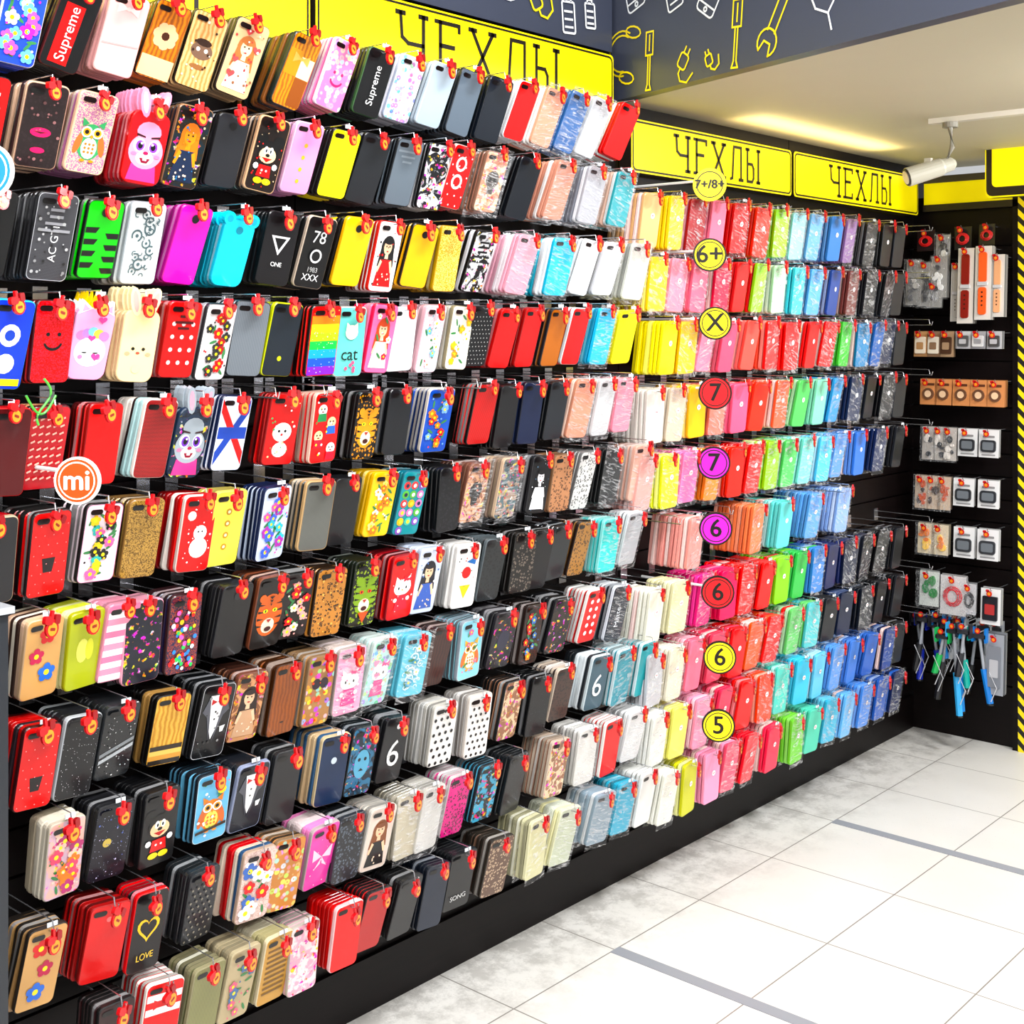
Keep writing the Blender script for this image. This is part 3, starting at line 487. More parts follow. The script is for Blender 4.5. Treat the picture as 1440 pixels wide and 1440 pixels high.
   (500, P('#2c3038', k='leopard', c2='#545c68', side='#3c4048'), 6), (540, P('#d8c8bc', lady('#7a4424', '#1c1a1c'), side='#b8b4ac', edge='#e8e4dc'), 7), (580, P('#bcb4a0', k='ribs', c2='#b4ac98', side='#a8a294', pack=True), 7), (612, P('#c8c6c2', side='#b0aca4', pack=True), 7), (652, P('#c82078', k='leopard', c2='#1c1420', side='#b8b0b0'), 7), (693, P('#4898b8', k='photo', c2='#141c20', side='#2c3840'), 7), (732, P('#242a30', side='#1c2024', k='space', c2='#5a6068'), 8), (790, P('#8a6450', k='photo', c2='#d8c0a4', side='#b8a898'), 8), (832, P('#d4d2ce', pack=True), 8), (864, P('#cc0c18', side='#e0dcd8'), 7), (900, P('#dcdcdc', pack=True), 7)]),
 (.365, [(168, P('#401418', side='#2a2a2a'), 6), (235, P('#c80c18', bands(['#fff', '#c01c24', '#fff'], -3.2, 3.2, 1, 5)+bow('#c01c24', 3), side='#e8e0d8'), 7), (298, P('#6a6a48', k='ribs', c2='#8a885c', side='#8a8468'), 7), (348, P('#b0a080', flowers(['#d0607c', '#486890'], 8, 1.1), side='#a89c80'), 7), (398, P('#b88c4c', [([(-2.6, 4-1.1*i), (2.6, 4-1.1*i), (2.6, 4.45-1.1*i), (-2.6, 4.45-1.1*i)], '#6a4a1c') for i in range(9)], side='#c8bca0', sides=['#c8c0a8', '#98906c']), 9), (432, P('#e0a0b0', k='photo', c2='#e8d0d0', side='#a8a098'), 6), (496, P('#d40814', side='#e0b8b8', sides=['#c41420', '#a01018']), 8), (536, P('#a8141c', side='#2a2024'), 7), (580, P('#1c1d22', k='weave', c2='#2a2b30', side='#1c1c1e'), 8), (620, P('#25324a', side='#18202e'), 8),
   (656, P('#18191e', T_('SONG', '#ddd', 1.6, 0, 0, -4), side='#202226'), 8), (708, P('#5a4438', k='leopard', c2='#b8a088', side='#484038'), 8), (762, P('#c8c49c', side='#d8d4b0', pack=True), 9), (806, P('#bcc2ac', side='#d8d8b8', sides=['#e0dcb0', '#c8ccbc'], pack=True), 9), (852, P('#8494a0', pack=True, sides=['#c8ccd0', '#8494a0']), 8), (886, P('#3c9cb8', pack=True), 8), (915, P('#dcdcd8'), 8)]),
]
for z, L in rows:
    for u, D, nn in L: stack(u, z, D, nn)

right = [
 (1.85, [(922, '#e0b080'), (955, '#f4cc08'), (985, '#9a0c24'), (1015, '#f47c94'), (1045, '#d40c24'), (1075, '#f0442c'), (1102, '#90d038'), (1127, '#94d0dc'), (1152, '#70acdc'), (1178, '#4078bc'), (1203, '#8c689c'), (1228, '#28282c'), (1252, '#181a1c')]),
 (1.685, [(930, '#f4d008'), (960, '#f08ca0'), (990, '#f87088'), (1018, '#dc104c'), (1046, '#d00824'), (1073, '#94d038'), (1100, '#b0e0b4'), (1127, '#50c4d4'), (1152, '#60a8e4'), (1178, '#28448c'), (1204, '#6c3430'), (1229, '#28282e'), (1252, '#181a20')]),
 (1.52, [(945, '#f0e000'), (972, '#f8c408'), (1000, '#f884a0'), (1030, '#f65c78'), (1060, '#f85c54'), (1090, '#f0301c'), (1118, '#e0101c'), (1146, '#dc1828'), (1172, '#f02c18'), (1196, '#48b440'), (1217, '#2c78a8'), (1238, '#2058a0'), (1256, '#182c5c')]),
 (1.345, [(925, '#d0ccc4'), (955, '#c8b8a4'), (985, '#f8bc00'), (1015, '#f88878'), (1045, '#f86888'), (1075, '#f04430'), (1105, '#f8684c'), (1132, '#60c468'), (1158, '#8cd8b8'), (1182, '#4094d0'), (1207, '#1c3468'), (1230, '#1f2430'), (1252, '#16181e')]),
 (1.17, [(915, '#dca098'), (943, '#dce828'), (975, '#f07cb0'), (1010, '#f8901c'), (1040, '#f84020'), (1066, '#e40c14'), (1090, '#98d040'), (1114, '#5cc468'), (1138, '#84dcd0'), (1163, '#60c0e8'), (1188, '#6098e0'), (1212, '#3c70c8'), (1240, '#203878')]),
 (.995, [(985, '#f8a098'), (1070, '#fc845c'), (1108, '#70d4d0'), (1150, '#64a0e4'), (1192, '#90b0e8')]),
 (.83, [(925, '#dfdccc'), (960, '#e8e4b8'), (1000, '#e41c7c'), (1028, '#ec1460'), (1055, '#ee2424'), (1082, '#e40c18'), (1107, '#8cd434'), (1130, '#48b858'), (1153, '#4080c8'), (1176, '#283880'), (1199, '#202c54'), (1222, '#1c2030'), (1245, '#15161a')]),
 (.665, [(925, '#bcbcc0'), (955, '#e0d8c4'), (985, '#f47890'), (1015, '#f4546c'), (1042, '#ec2838'), (1068, '#f8643c'), (1095, '#f0381c'), (1122, '#70c874'), (1147, '#60c4c8'), (1171, '#282c34'), (1195, '#24345c'), (1220, '#1c2434'), (1243, '#1a1c22')]),
 (.505, [(930, '#e8e8e0'), (962, '#ece880'), (995, '#f89cb8'), (1025, '#f44864'), (1053, '#e01c24'), (1080, '#fc5430'), (1106, '#58ccbc'), (1132, '#50bcdc'), (1157, '#74c8ec'), (1182, '#6098e0'), (1206, '#5080d4'), (1230, '#3460b4'), (1252, '#20408c')]),
 (.345, [(945, '#e4e4d8'), (975, '#c4c448'), (1005, '#f89cbc'), (1033, '#f46078'), (1062, '#ec3040'), (1092, '#f44058'), (1122, '#78c84c'), (1147, '#60c8ac'), (1172, '#4cb0d0'), (1197, '#74b8ec'), (1221, '#5088d8'), (1244, '#2c58ac'), (1266, '#1c3478')]),
]
for z, L in right:
    pc = L[0][1]
    for u, c in L:
        dark = c[1] in '12' and c[3] in '123'
        D = P(c, sides=[c, c, shade(c, .85), tint(c, .2), tint(c, .12 if dark else .5)]+([pc] if R.random() < .5 else [])+(['#eccfca'] if not dark and R.random() < .5 else []), hole='none', pack=(R.random() < .55), side=shade(c, .95))
        stack(u, z, D, R.choice([7, 8, 9, 10]) if not (z == .995) else 10, pitch=.0135, lean=R.uniform(6, 11), sticker=True, w=.07, h=.142)
        pc = c
for z in (1.85, 1.685, 1.52, 1.345, 1.17, .83, .665, .505):
    stack(1268, z, P('#1a1c22', hole='none', side='#2a2c34'), 6, pitch=.0135, lean=8, w=.07, h=.142)
    hook(4.40, z, label=False)
for y in (2.85, 2.95, 3.1, 3.75): hook(y, .995)
for u in (360, 430, 500, 600, 650): hook(Yat(u)+.04, 1.375)

pc_o = cases.build('phone_cases', CM)
tags.build('price_tags', [vcol], pc_o)
hooks.build('display_hooks', [M_metal, simple('paper_label', '#dfe6ea', .4)], pc_o)

# ------------------------------------------------------------ room
slat, n, l, b = newmat('black_slatwall_laminate')
nt = n.new('ShaderNodeTexNoise'); nt.inputs['Scale'].default_value = 6; nt.inputs['Detail'].default_value = 6
mp = n.new('ShaderNodeMapping'); tcx = n.new('ShaderNodeTexCoord'); mp.inputs['Scale'].default_value = (1, .6, 14)
l.new(tcx.outputs['Object'], mp.inputs['Vector']); l.new(mp.outputs[0], nt.inputs['Vector'])
cr = n.new('ShaderNodeValToRGB'); cr.color_ramp.elements[0].color = (.0012, .0008, .0008, 1); cr.color_ramp.elements[1].color = (.007, .0035, .0035, 1)
l.new(nt.outputs['Fac'], cr.inputs[0]); l.new(cr.outputs[0], b.inputs['Base Color']); b.inputs['Roughness'].default_value = .42
b.inputs['Specular IOR Level'].default_value = .18
YC = 4.72
w = MB()
w.box((-.12, -1.5, 0), (-.012, YC+.12, 2.95), 0)
z = .14
while z < 2.22:
    for (a, b_) in ((-1.5, .58), (.584, 1.74), (1.744, 2.86), (2.864, 3.78), (3.784, YC)):
        zt = min(z+.0775, 2.24)
        w.box((-.012, a, z), (0, b_, zt), 0)
    z += .0835
w.box((-.012, -1.5, 0), (0, YC, .12), 0)
w.build('wall_left', [slat])
e = MB(); e.box((0, YC, 0), (.405, YC+.12, 2.0), 0)
z = .14
while z < 1.86:
    e.box((0, YC-.012, z), (.405, YC, z+.0775), 0); z += .0835
e.box((.385, YC-.03, 0), (.405, YC, 2.0), 0)
e.build('wall_back', [slat])

hz, n, l, b = newmat('hazard_tape')
tc = n.new('ShaderNodeTexCoord'); sx = n.new('ShaderNodeSeparateXYZ'); l.new(tc.outputs['Object'], sx.inputs[0])
ad = n.new('ShaderNodeMath'); l.new(sx.outputs['X'], ad.inputs[0]); l.new(sx.outputs['Z'], ad.inputs[1])
ml = n.new('ShaderNodeMath'); ml.operation = 'MULTIPLY'; ml.inputs[1].default_value = 22; l.new(ad.outputs[0], ml.inputs[0])
fr = n.new('ShaderNodeMath'); fr.operation = 'FRACT'; l.new(ml.outputs[0], fr.inputs[0])
gt = n.new('ShaderNodeMath'); gt.operation = 'GREATER_THAN'; gt.inputs[1].default_value = .5; l.new(fr.outputs[0], gt.inputs[0])
mx = n.new('ShaderNodeMix'); mx.data_type = 'RGBA'; l.new(gt.outputs[0], mx.inputs[0]); mx.inputs[6].default_value = H('#fbe000'); mx.inputs[7].default_value = H('#111111'); l.new(mx.outputs[2], b.inputs['Base Color'])
M_white = simple('white_paint', '#d9d7d0', .5)
cbx = MB(); cbx.box((.406, YC+.0, 0), (1.2, YC+.12, 2.12), 1); cbx.box((.406, YC-.034, .0), (.455, YC, 1.98), 0)
cbx.build('wall_right', [hz, M_white])

fm, n, l, b = newmat('floor_tiles')
tc = n.new('ShaderNodeTexCoord'); sx = n.new('ShaderNodeSeparateXYZ'); l.new(tc.outputs['Object'], sx.inputs[0])
def M(op, a, bb=None):
    k = n.new('ShaderNodeMath'); k.operation = op
    for i, q in enumerate((a, bb)):
        if q is None: continue
        if isinstance(q, (int, float)): k.inputs[i].default_value = q
        else: l.new(q, k.inputs[i])
    return k.outputs[0]
def seam(s, off, size=.37, wd=.0095):
    return M('LESS_THAN', M('FRACT', M('DIVIDE', M('ADD', s, -off+size*20+.0015), size)), wd)
sm = M('MAXIMUM', seam(sx.outputs['X'], .23), seam(sx.outputs['Y'], 2.54))
n1 = n.new('ShaderNodeTexNoise'); n1.inputs['Scale'].default_value = 2.2; n1.inputs['Detail'].default_value = 8; l.new(tc.outputs['Object'], n1.inputs['Vector'])
n2 = n.new('ShaderNodeTexNoise'); n2.inputs['Scale'].default_value = 9; n2.inputs['Detail'].default_value = 10; n2.inputs['Roughness'].default_value = .8; l.new(tc.outputs['Object'], n2.inputs['Vector'])
n3 = n.new('ShaderNodeTexVoronoi'); n3.inputs['Scale'].default_value = 60; l.new(tc.outputs['Object'], n3.inputs['Vector'])
cr = n.new('ShaderNodeValToRGB'); cr.color_ramp.elements[0].position = .3; cr.color_ramp.elements[0].color = H('#d2cfc9'); cr.color_ramp.elements[1].position = .7; cr.color_ramp.elements[1].color = H('#dedbd6')
l.new(n1.outputs['Fac'], cr.inputs[0])
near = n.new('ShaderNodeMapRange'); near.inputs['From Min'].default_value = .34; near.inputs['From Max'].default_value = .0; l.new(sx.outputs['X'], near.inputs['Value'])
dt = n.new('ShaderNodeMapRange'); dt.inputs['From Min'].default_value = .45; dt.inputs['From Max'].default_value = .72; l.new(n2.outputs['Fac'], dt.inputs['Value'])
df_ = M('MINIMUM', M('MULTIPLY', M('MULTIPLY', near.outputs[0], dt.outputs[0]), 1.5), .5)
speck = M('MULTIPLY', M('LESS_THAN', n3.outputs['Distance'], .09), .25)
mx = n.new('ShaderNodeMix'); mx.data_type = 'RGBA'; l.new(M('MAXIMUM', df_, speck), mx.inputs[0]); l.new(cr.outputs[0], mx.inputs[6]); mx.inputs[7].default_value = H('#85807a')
mx2 = n.new('ShaderNodeMix'); mx2.data_type = 'RGBA'; l.new(sm, mx2.inputs[0]); l.new(mx.outputs[2], mx2.inputs[6]); mx2.inputs[7].default_value = H('#85807a')
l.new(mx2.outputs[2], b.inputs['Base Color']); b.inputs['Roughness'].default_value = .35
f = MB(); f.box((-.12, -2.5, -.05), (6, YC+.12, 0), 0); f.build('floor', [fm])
M_strip = simple('grey_inlay', '#8c8f96', .5)
for i, y in enumerate((2.54, 3.65)):
    t = MB(); t.box((.23, y-.018, .0), (5.5, y+.018, .0015), 0); t.build('trim_%d' % (i+1), [M_strip])

ceilm = simple('ceiling_paint', '#bdb69c', .6)
P0 = Vector((0, 2.83, 2.12)); dv = Vector((.955, -.296, 0)).normalized()
P1 = P0+dv*5
c = MB()
c.prism(Matrix.Identity(4), [(0.0, P0.y+.045), (P1.x, P1.y+.045), (6, YC+.12), (0, YC+.12)], 2.12, 2.2, 0)
c.build('ceiling', [ceilm])
c = MB(); c.box((-.12, -2.5, 2.95), (6, YC+.12, 3.02), 0); c.build('ceiling_upper', [simple('upper_ceiling_paint', '#d8d6d0', .6)])
mural = simple('mural_dark_grey', '#3d4252', .35)
FB = frame(P0, dv, (0, 0, 1))
bk = MB(); bk.box((0, -.001, -.04), (5, .83, 0), 0, M=FB)
WH = H('#f2f5fa'); YE = H('#ffe410')
def xf(pts, s, zc, rot, sc_):
    c_, q = math.cos(math.radians(rot)), math.sin(math.radians(rot))
    return [(s+sc_*(x*c_-y*q), zc+sc_*(x*q+y*c_)) for x, y in pts]
def draw(mb, F, kind, s, zc, rot, k, col, wd=.0058, lift=.002):
    def rb(pts, closed=False): mb.ribbon(F, xf(pts, s, zc, rot, k), wd, lift, col, 0, closed)
    if kind == 'phone': rb(rrect(.5, 1, .08, 3), True); rb([(-.25, .36), (.25, .36)]); rb([(-.25, -.34), (.25, -.34)]); rb(circ(0, -.42, .04, 8), True)
    if kind == 'driver': rb([(-.1, .1), (-.1, .5), (.1, .5), (.1, .1), (-.1, .1)]); rb([(-.03, .1), (-.03, -.4), (-.07, -.5), (.07, -.5), (.03, -.4), (.03, .1)]); rb([(0, .18), (0, .44)])
    if kind == 'wrench':
        rb([(-.07, -.3), (-.07, .24)]); rb([(.07, -.3), (.07, .24)])
        rb(circ(0, .4, .19, 16, None, 125, 415)); rb([(-.11, .555), (-.07, .38), (.07, .38), (.11, .555)])
        rb(circ(0, -.44, .17, 16, None, -55, 235)); rb([(-.1, -.58), (-.06, -.44), (.06, -.44), (.1, -.58)])
    if kind == 'phones':
        rb(circ(0, 0, .4, 16, .45, -20, 200)); rb(circ(0, 0, .32, 16, .36, -20, 200)); rb(circ(-.4, -.25, .1, 12, .22), True); rb(circ(.4, -.25, .1, 12, .22), True)
    if kind == 'plug':
        rb(rrect(.4, .45, .1, 3), True); rb([(-.1, .22), (-.1, .42)]); rb([(.1, .22), (.1, .42)]); rb([(0, -.22), (0, -.4), (.2, -.55), (.5, -.45), (.6, -.1)])
    if kind == 'buds':
        rb(circ(-.3, .3, .12, 10), True); rb(circ(.3, .3, .12, 10), True); rb([(-.3, .18), (-.25, -.1), (0, -.3), (0, -.6)]); rb([(.3, .18), (.25, -.1), (0, -.3)])
    if kind == 'battery':
        rb(rrect(.5, .8, .06, 2), True); rb([(-.12, .42), (-.12, .52), (.12, .52), (.12, .42)]); rb([(-.15, .15), (.15, .15)]); rb([(-.15, -.05), (.15, -.05)]); rb([(-.15, -.25), (.15, -.25)])
    if kind == 'drop': rb(circ(0, 0, .3, 12, .2), True); rb([(.3, 0), (.6, .3), (.9, .2)])
ic = [('phones', .05, 2.24, 75, .15, YE), ('driver', .17, 2.20, -3, .15, YE), ('plug', .31, 2.175, -35, .085, YE), ('phone', .43, 2.335, -35, .14, WH), ('driver', .51, 2.205, -5, .16, YE), ('wrench', .66, 2.235, -32, .19, YE),
      ('plug', .41, 2.16, 20, .06, YE), ('buds', .80, 2.23, 15, .13, WH), ('phones', .73, 2.42, 40, .14, YE), ('drop', .98, 2.30, -15, .1, YE), ('phone', 1.10, 2.27, -15, .13, WH), ('plug', 1.22, 2.2, 120, .08, YE), ('plug', .92, 2.22, 100, .07, WH),
      ('wrench', 1.36, 2.33, 60, .18, WH), ('battery', .27, 2.36, 15, .12, WH), ('phone', .1, 2.42, 15, .15, WH), ('buds', 1.55, 2.24, 0, .14, WH), ('driver', 1.75, 2.3, 40, .16, YE), ('phones', 2, 2.3, 0, .16, WH), ('phone', 2.3, 2.3, 20, .16, YE), ('wrench', 2.7, 2.35, 20, .2, WH),
      ('driver', .6, 2.45, 80, .16, WH), ('phones', 1.2, 2.55, 0, .18, YE), ('wrench', .3, 2.6, 45, .2, YE), ('phone', .9, 2.6, 30, .18, WH)]
for kd, s, zc, rot, k, col in ic: draw(bk, FB, kd, s, zc-2.12, rot, k, col, wd=.0048)
for f_i in range(6, len(bk.f)): bk.m[f_i] = 1
bk.build('ceiling_bulkhead', [mural, vcol])
FW = frame((.012, 0, 0), (0, 1, 0), (0, 0, 1))
up = MB(); up.box((.001, -1.5, 2.25), (.01, 2.82, 2.948), 0)
for kd, y, zc, rot, k, col in [('battery', 2.63, 2.31, 5, .1, WH), ('battery', 2.72, 2.33, 5, .08, WH), ('plug', 2.5, 2.33, 30, .1, YE), ('drop', 2.4, 2.33, 10, .09, WH), ('buds', 2.28, 2.38, -20, .14, WH), ('phones', 2.1, 2.42, 20, .16, YE), ('phone', 1.9, 2.4, -20, .15, WH),
                           ('wrench', 2.55, 2.5, 45, .18, YE), ('driver', 1.75, 2.4, 70, .15, YE), ('buds', 1.55, 2.4, 0, .14, WH), ('phones', 1.3, 2.42, 10, .16, YE), ('phone', 1.1, 2.4, 20, .15, WH), ('wrench', .9, 2.45, 10, .18, YE), ('driver', 2.76, 2.47, 0, .14, YE)]:
    draw(up, FW, kd, y, zc, rot, k, col)
for f_i in range(6, len(up.f)): up.m[f_i] = 1
up.build('wall_mural_panel', [mural, vcol])

# ------------------------------------------------------------ signs
GL = {'Ч': [[(0, 1), (.04, .55), (.2, .45), (.6, .45)], [(.6, 1), (.6, 0)], [(-.1, 1), (.1, 1)], [(.5, 1), (.7, 1)], [(.5, 0), (.7, 0)]],
      'Е': [[(.08, 0), (.08, 1)], [(-.05, 1), (.6, 1), (.6, .88)], [(.08, .55), (.45, .55)], [(-.05, 0), (.6, 0), (.6, .14)]],
      'Х': [[(0, 1), (.6, 0)], [(.6, 1), (0, 0)], [(-.08, 1), (.1, 1)], [(.5, 1), (.68, 1)], [(-.08, 0), (.1, 0)], [(.5, 0), (.68, 0)]],
      'Л': [[(0, 0), (.1, .03), (.18, 1), (.6, 1), (.6, 0)], [(.5, 0), (.7, 0)]],
      'Ы': [[(0, 1), (0, 0), (.28, 0), (.36, .12), (.36, .42), (.28, .55), (0, .55)], [(.65, 1), (.65, 0)], [(-.08, 1), (.08, 1)], [(.57, 0), (.73, 0)], [(.57, 1), (.73, 1)]]}
YL = (1.0, .84, .0, 1); BK = H('#1d1712')
signm = casemat('plain'); signm.name = 'sign_vinyl_added_glow'
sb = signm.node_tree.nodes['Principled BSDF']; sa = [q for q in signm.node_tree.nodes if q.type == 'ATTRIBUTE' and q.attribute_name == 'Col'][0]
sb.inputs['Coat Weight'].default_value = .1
signm.node_tree.links.new(sa.outputs['Color'], sb.inputs['Emission Color']); sb.inputs['Emission Strength'].default_value = .28  # slight emission added to brighten signs and markers that are not lit
def sign(y0, y1, z0, z1, x=.045, lh=.1, wd=.0105):
    s = MB(); F = frame((x, y0, z0), (0, 1, 0), (0, 0, 1)); W = y1-y0; Hh = z1-z0
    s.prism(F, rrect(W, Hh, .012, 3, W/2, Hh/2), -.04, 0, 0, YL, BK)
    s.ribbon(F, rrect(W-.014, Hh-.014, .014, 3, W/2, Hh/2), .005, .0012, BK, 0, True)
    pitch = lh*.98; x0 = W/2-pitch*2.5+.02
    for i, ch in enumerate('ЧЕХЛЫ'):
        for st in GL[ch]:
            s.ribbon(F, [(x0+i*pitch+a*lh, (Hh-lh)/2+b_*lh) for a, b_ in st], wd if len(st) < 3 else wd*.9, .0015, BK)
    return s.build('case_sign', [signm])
sign(.66, 1.745, 2.06, 2.23, lh=.115); sign(1.76, 2.78, 2.06, 2.23, lh=.118)
sign(2.86, 3.72, 1.93, 2.075, lh=.097, wd=.0095); sign(3.735, 4.66, 1.93, 2.075, lh=.097, wd=.0095)
s = MB(); s.box((.05, YC-.02, 1.97), (1.2, YC-.0125, 2.05), 0, YL); s.box((.05, YC-.03, 2.05), (1.2, YC-.0125, 2.075), 0, H('#3a3428')); s.box((.05, YC-.03, 1.945), (1.2, YC-.0125, 1.97), 0, BK)
s.build('trim_3', [signm])
s = MB(); Fs = frame((.385, YC-.25, 1.965), (1, 0, 0), (0, 0, 1))
s.prism(Fs, rrect(.5, .22, .02, 3, .25, .1), 0, .03, 0, YL, BK); s.prism(Fs, rrect(.49, .21, .02, 3, .25, .1), .03, .032, 0, BK); s.prism(Fs, rrect(.45, .15, .015, 3, .25, .1), .032, .034, 0, YL)
s.box((.5, YC-.25, 2.0), (.53, YC-.031, 2.03), 0, BK)
s.build('hanging_shop_sign', [signm])

# ------------------------------------------------------------ round size markers
def marker(u, z, txt, bg, fg, ring, r=.044, x=.25, name='size_marker', ts=None):
    s = MB(); y = Yat(u)
    F = frame((x, y, z), (.80, .60, 0), (0, 0, 1))
    s.prism(F, circ(0, 0, r, 28), -.003, .003, 0, H(ring), H(ring)); s.prism(F, circ(0, 0, r*.9, 28), .003, .0036, 0, H(bg))
    s.prism(F, circ(0, 0, r*.8, 28), .0036, .0038, 0, H(fg)); s.prism(F, circ(0, 0, r*.74, 28), .0038, .004, 0, H(bg))
    ts = ts or r*1.5
    for p in textpolys(txt):
        for q, (dx, dy) in enumerate(((-.0012, 0), (.0012, 0), (0, .0008), (0, -.0008))): s.poly([F @ Vector((a*ts+dx, b_*ts+dy, .0046+q*.0002)) for a, b_ in p], 0, H(fg))
    s.tube([(.002, y, z+.012), (x-.03, y, z+.012), (x-.004, y, z+.012)], .0035, 0, H('#d8d8d8'))
    return s.build(name, [signm])
YB = '#ffec08'; DK = '#140e08'
for (u, z, t, bg, fg, rg, ts) in [(974, 1.885, '7+/8+', YB, DK, YB, .032), (974, 1.70, '6+', YB, DK, DK, None), (982, 1.52, 'X', YB, DK, DK, None), (982, 1.335, '7', '#e01018', DK, DK, None), (980, 1.15, '7', '#b818a8', DK, DK, None),
                                  (983, .975, '6', '#d018b0', DK, DK, None), (986, .805, '6', '#e01018', DK, DK, None), (989, .63, '6', YB, DK, DK, None), (987, .45, '5', YB, DK, DK, None)]:
    marker(u, z, t, bg, fg, rg, ts=ts)
marker(66, 1.267, 'mi', '#e8480c', '#fff4e8', '#f4f0ec', r=.037, x=.29, name='round_logo_marker', ts=.045)
marker(-62, 1.735, 'M', '#2080d0', '#ffffff', '#f4f0ec', r=.042, x=.29, name='round_logo_marker')

# ------------------------------------------------------------ back panel accessories
def bx(u): return .07+(u-1290)*.0026
def bz(y): return 1.5-(y-465)*.00255
ac = MB(); hk = MB()
def card(u, y0, y1, wpx, bg, fn=None, depth=.16, nn=3, clear=False):
    x = bx(u); w_ = wpx*.0026; zt = bz(y0); h_ = (y1-y0)*.00255
    hk.tube([(x, YC-.013, zt), (x, YC-depth-.01, zt), (x, YC-depth-.014, zt+.01)], .0018, 0, nseg=5)
    for i in range(nn):
        F = frame((x+R.uniform(-.004, .004)-.004*i, YC-depth+.016*i, zt), (1, 0, 0), (0, .06, 1))
        ac.prism(F, [(-w_/2, -h_), (w_/2, -h_), (w_/2, .006), (-w_/2, .006)], -.002, 0, 0, H(bg) if i == 0 else H(shade(bg, R.uniform(.6, .9))))
        if i == 0 and fn: fn(F, w_, h_)
    if clear:
        F = frame((x, YC-depth-.010, zt), (1, 0, 0), (0, .06, 1))
        ac.poly([F @ Vector(p) for p in ((-w_*.6, -h_*1.05, 0), (w_*.6, -h_*1.05, 0), (w_*.6, .01, 0), (-w_*.6, .01, 0))], 1)
    Ft = frame((x, YC-depth-.022, zt-.008), (1, 0, 0), (0, 0, 1)); ac.prism(Ft, circ(0, 0, .010, 10), 0, .003, 0, H('#d01018')); ac.poly([Ft @ Vector((a, b_, .004)) for a, b_ in circ(0, 0, .006, 8)], 0, H('#f09020')); ac.prism(Ft, rrect(.012, .009, .003, 2, -.006, .010), 0, .003, 0, H('#c80c14'))
def strap(col):
    def fn(F, w_, h_):
        ac.prism(F, rrect(w_*.5, h_*.42, w_*.15, 3, 0, -h_*.27), 0, .006, 0, H(col)); ac.prism(F, rrect(w_*.5, h_*.38, w_*.15, 3, 0, -h_*.74), 0, .006, 0, H(col))
        ac.prism(F, rrect(w_*.62, h_*.05, w_*.05, 2, 0, -h_*.5), 0, .008, 0, H('#c8c8cc'))
        for i in range(4): ac.poly([F @ Vector((a, b_, .0068)) for a, b_ in circ(0, -h_*(.62+.06*i), w_*.06, 8)], 0, H('#402010'))
    return fn
def item(shape, col, col2='#222222'):
    def fn(F, w_, h_):
        if shape == 'watch':
            ac.prism(F, rrect(w_*.76, h_*.46, w_*.14, 4, 0, -h_*.56), 0, .007, 0, H(col)); ac.prism(F, rrect(w_*.56, h_*.3, w_*.08, 4, 0, -h_*.56), .007, .008, 0, H(col2)); ac.poly([F @ Vector((a, b_, .001)) for a, b_ in rrect(w_*.6, h_*.08, .002, 2, 0, -h_*.2)], 0, H('#888')); ac.poly([F @ Vector((a, b_, .001)) for a, b_ in rrect(w_*.7, h_*.06, .002, 2, 0, -h_*.9)], 0, H('#999'))
        elif shape == 'ring':
            ac.prism(F, circ(0, -h_*.55, w_*.34, 16), 0, .006, 0, H(col)); ac.prism(F, circ(0, -h_*.55, w_*.2, 14), .006, .007, 0, H(col2)); ac.poly([F @ Vector((a, b_, .001)) for a, b_ in rrect(w_*.7, h_*.1, .002, 2, 0, -h_*.15)], 0, H('#5a3420'))
        elif shape == 'blob':
            for i in range(7): ac.prism(F, circ(R.uniform(-.25, .25)*w_, -h_*R.uniform(.2, .85), w_*R.uniform(.1, .22), 10, w_*R.uniform(.1, .3)), 0, .005+.0008*i, 0, H(R.choice([col, col2, col])))
        elif shape == 'box':
            ac.prism(F, rrect(w_*.75, h_*.7, .004, 2, 0, -h_*.52), 0, .008, 0, H(col)); ac.poly([F @ Vector((a, b_, .009)) for a, b_ in rrect(w_*.5, h_*.3, .003, 2, 0, -h_*.55)], 0, H(col2))
        elif shape == 'cable':
            for k in range(3): ac.tube([F @ Vector((w_*.36*math.cos(t)*(1-.2*k), -h_*.5+h_*.26*math.sin(t)*(1-.15*k), .004+.002*k)) for t in [i*math.pi/7 for i in range(15)]], .0026, 0, H(col), nseg=5)
    return fn
card(1300, 322, 350, 26, '#241418', item('cable', '#e82020'), depth=.1, nn=1); card(1325, 330, 362, 20, '#9a9a9c', item('blob', '#303030', '#eee'), depth=.1, nn=2, clear=True); card(1352, 320, 350, 24, '#1c1c20', item('cable', '#d82828', '#2a2a2a'), depth=.1, nn=1); card(1388, 318, 345, 22, '#1c1c20', item('cable', '#c82828'), depth=.1, nn=1)
for u, y0, y1, a, b_ in ((1292, 366, 428, '#5a5a5e', '#c8c4c0'), (1310, 370, 430, '#2a2a2e', '#d8d8d8'), (1330, 362, 418, '#38383c', '#f0f0f0'), (1322, 400, 432, '#8a8a8c', '#26262a')): card(u, y0, y1, 22, '#969490', item('blob', a, b_), nn=3, clear=True)
card(1350, 372, 452, 15, '#d2ceC8', strap('#c8c4c0'), nn=3, depth=.13)
card(1368, 352, 455, 22, '#dcd6ce', strap('#8c1c10'), nn=6); card(1392, 350, 450, 22, '#dcd8d2', strap('#f86020'), nn=6); card(1408, 362, 446, 18, '#d4d0ca', strap('#e8a878'), nn=4, depth=.14)
for u, a, b_ in ((1302, '#b88858', '#f0e0c8'), (1322, '#8a6a50', '#e8dcc8'), (1340, '#a88868', '#4a3020'), (1362, '#c8c8ca', '#555'), (1384, '#9c9ca0', '#ddd'), (1406, '#b8b8bc', '#444')): card(u, 468, 502 if u < 1345 else 490, 20, a, item('box', b_, a), nn=4)
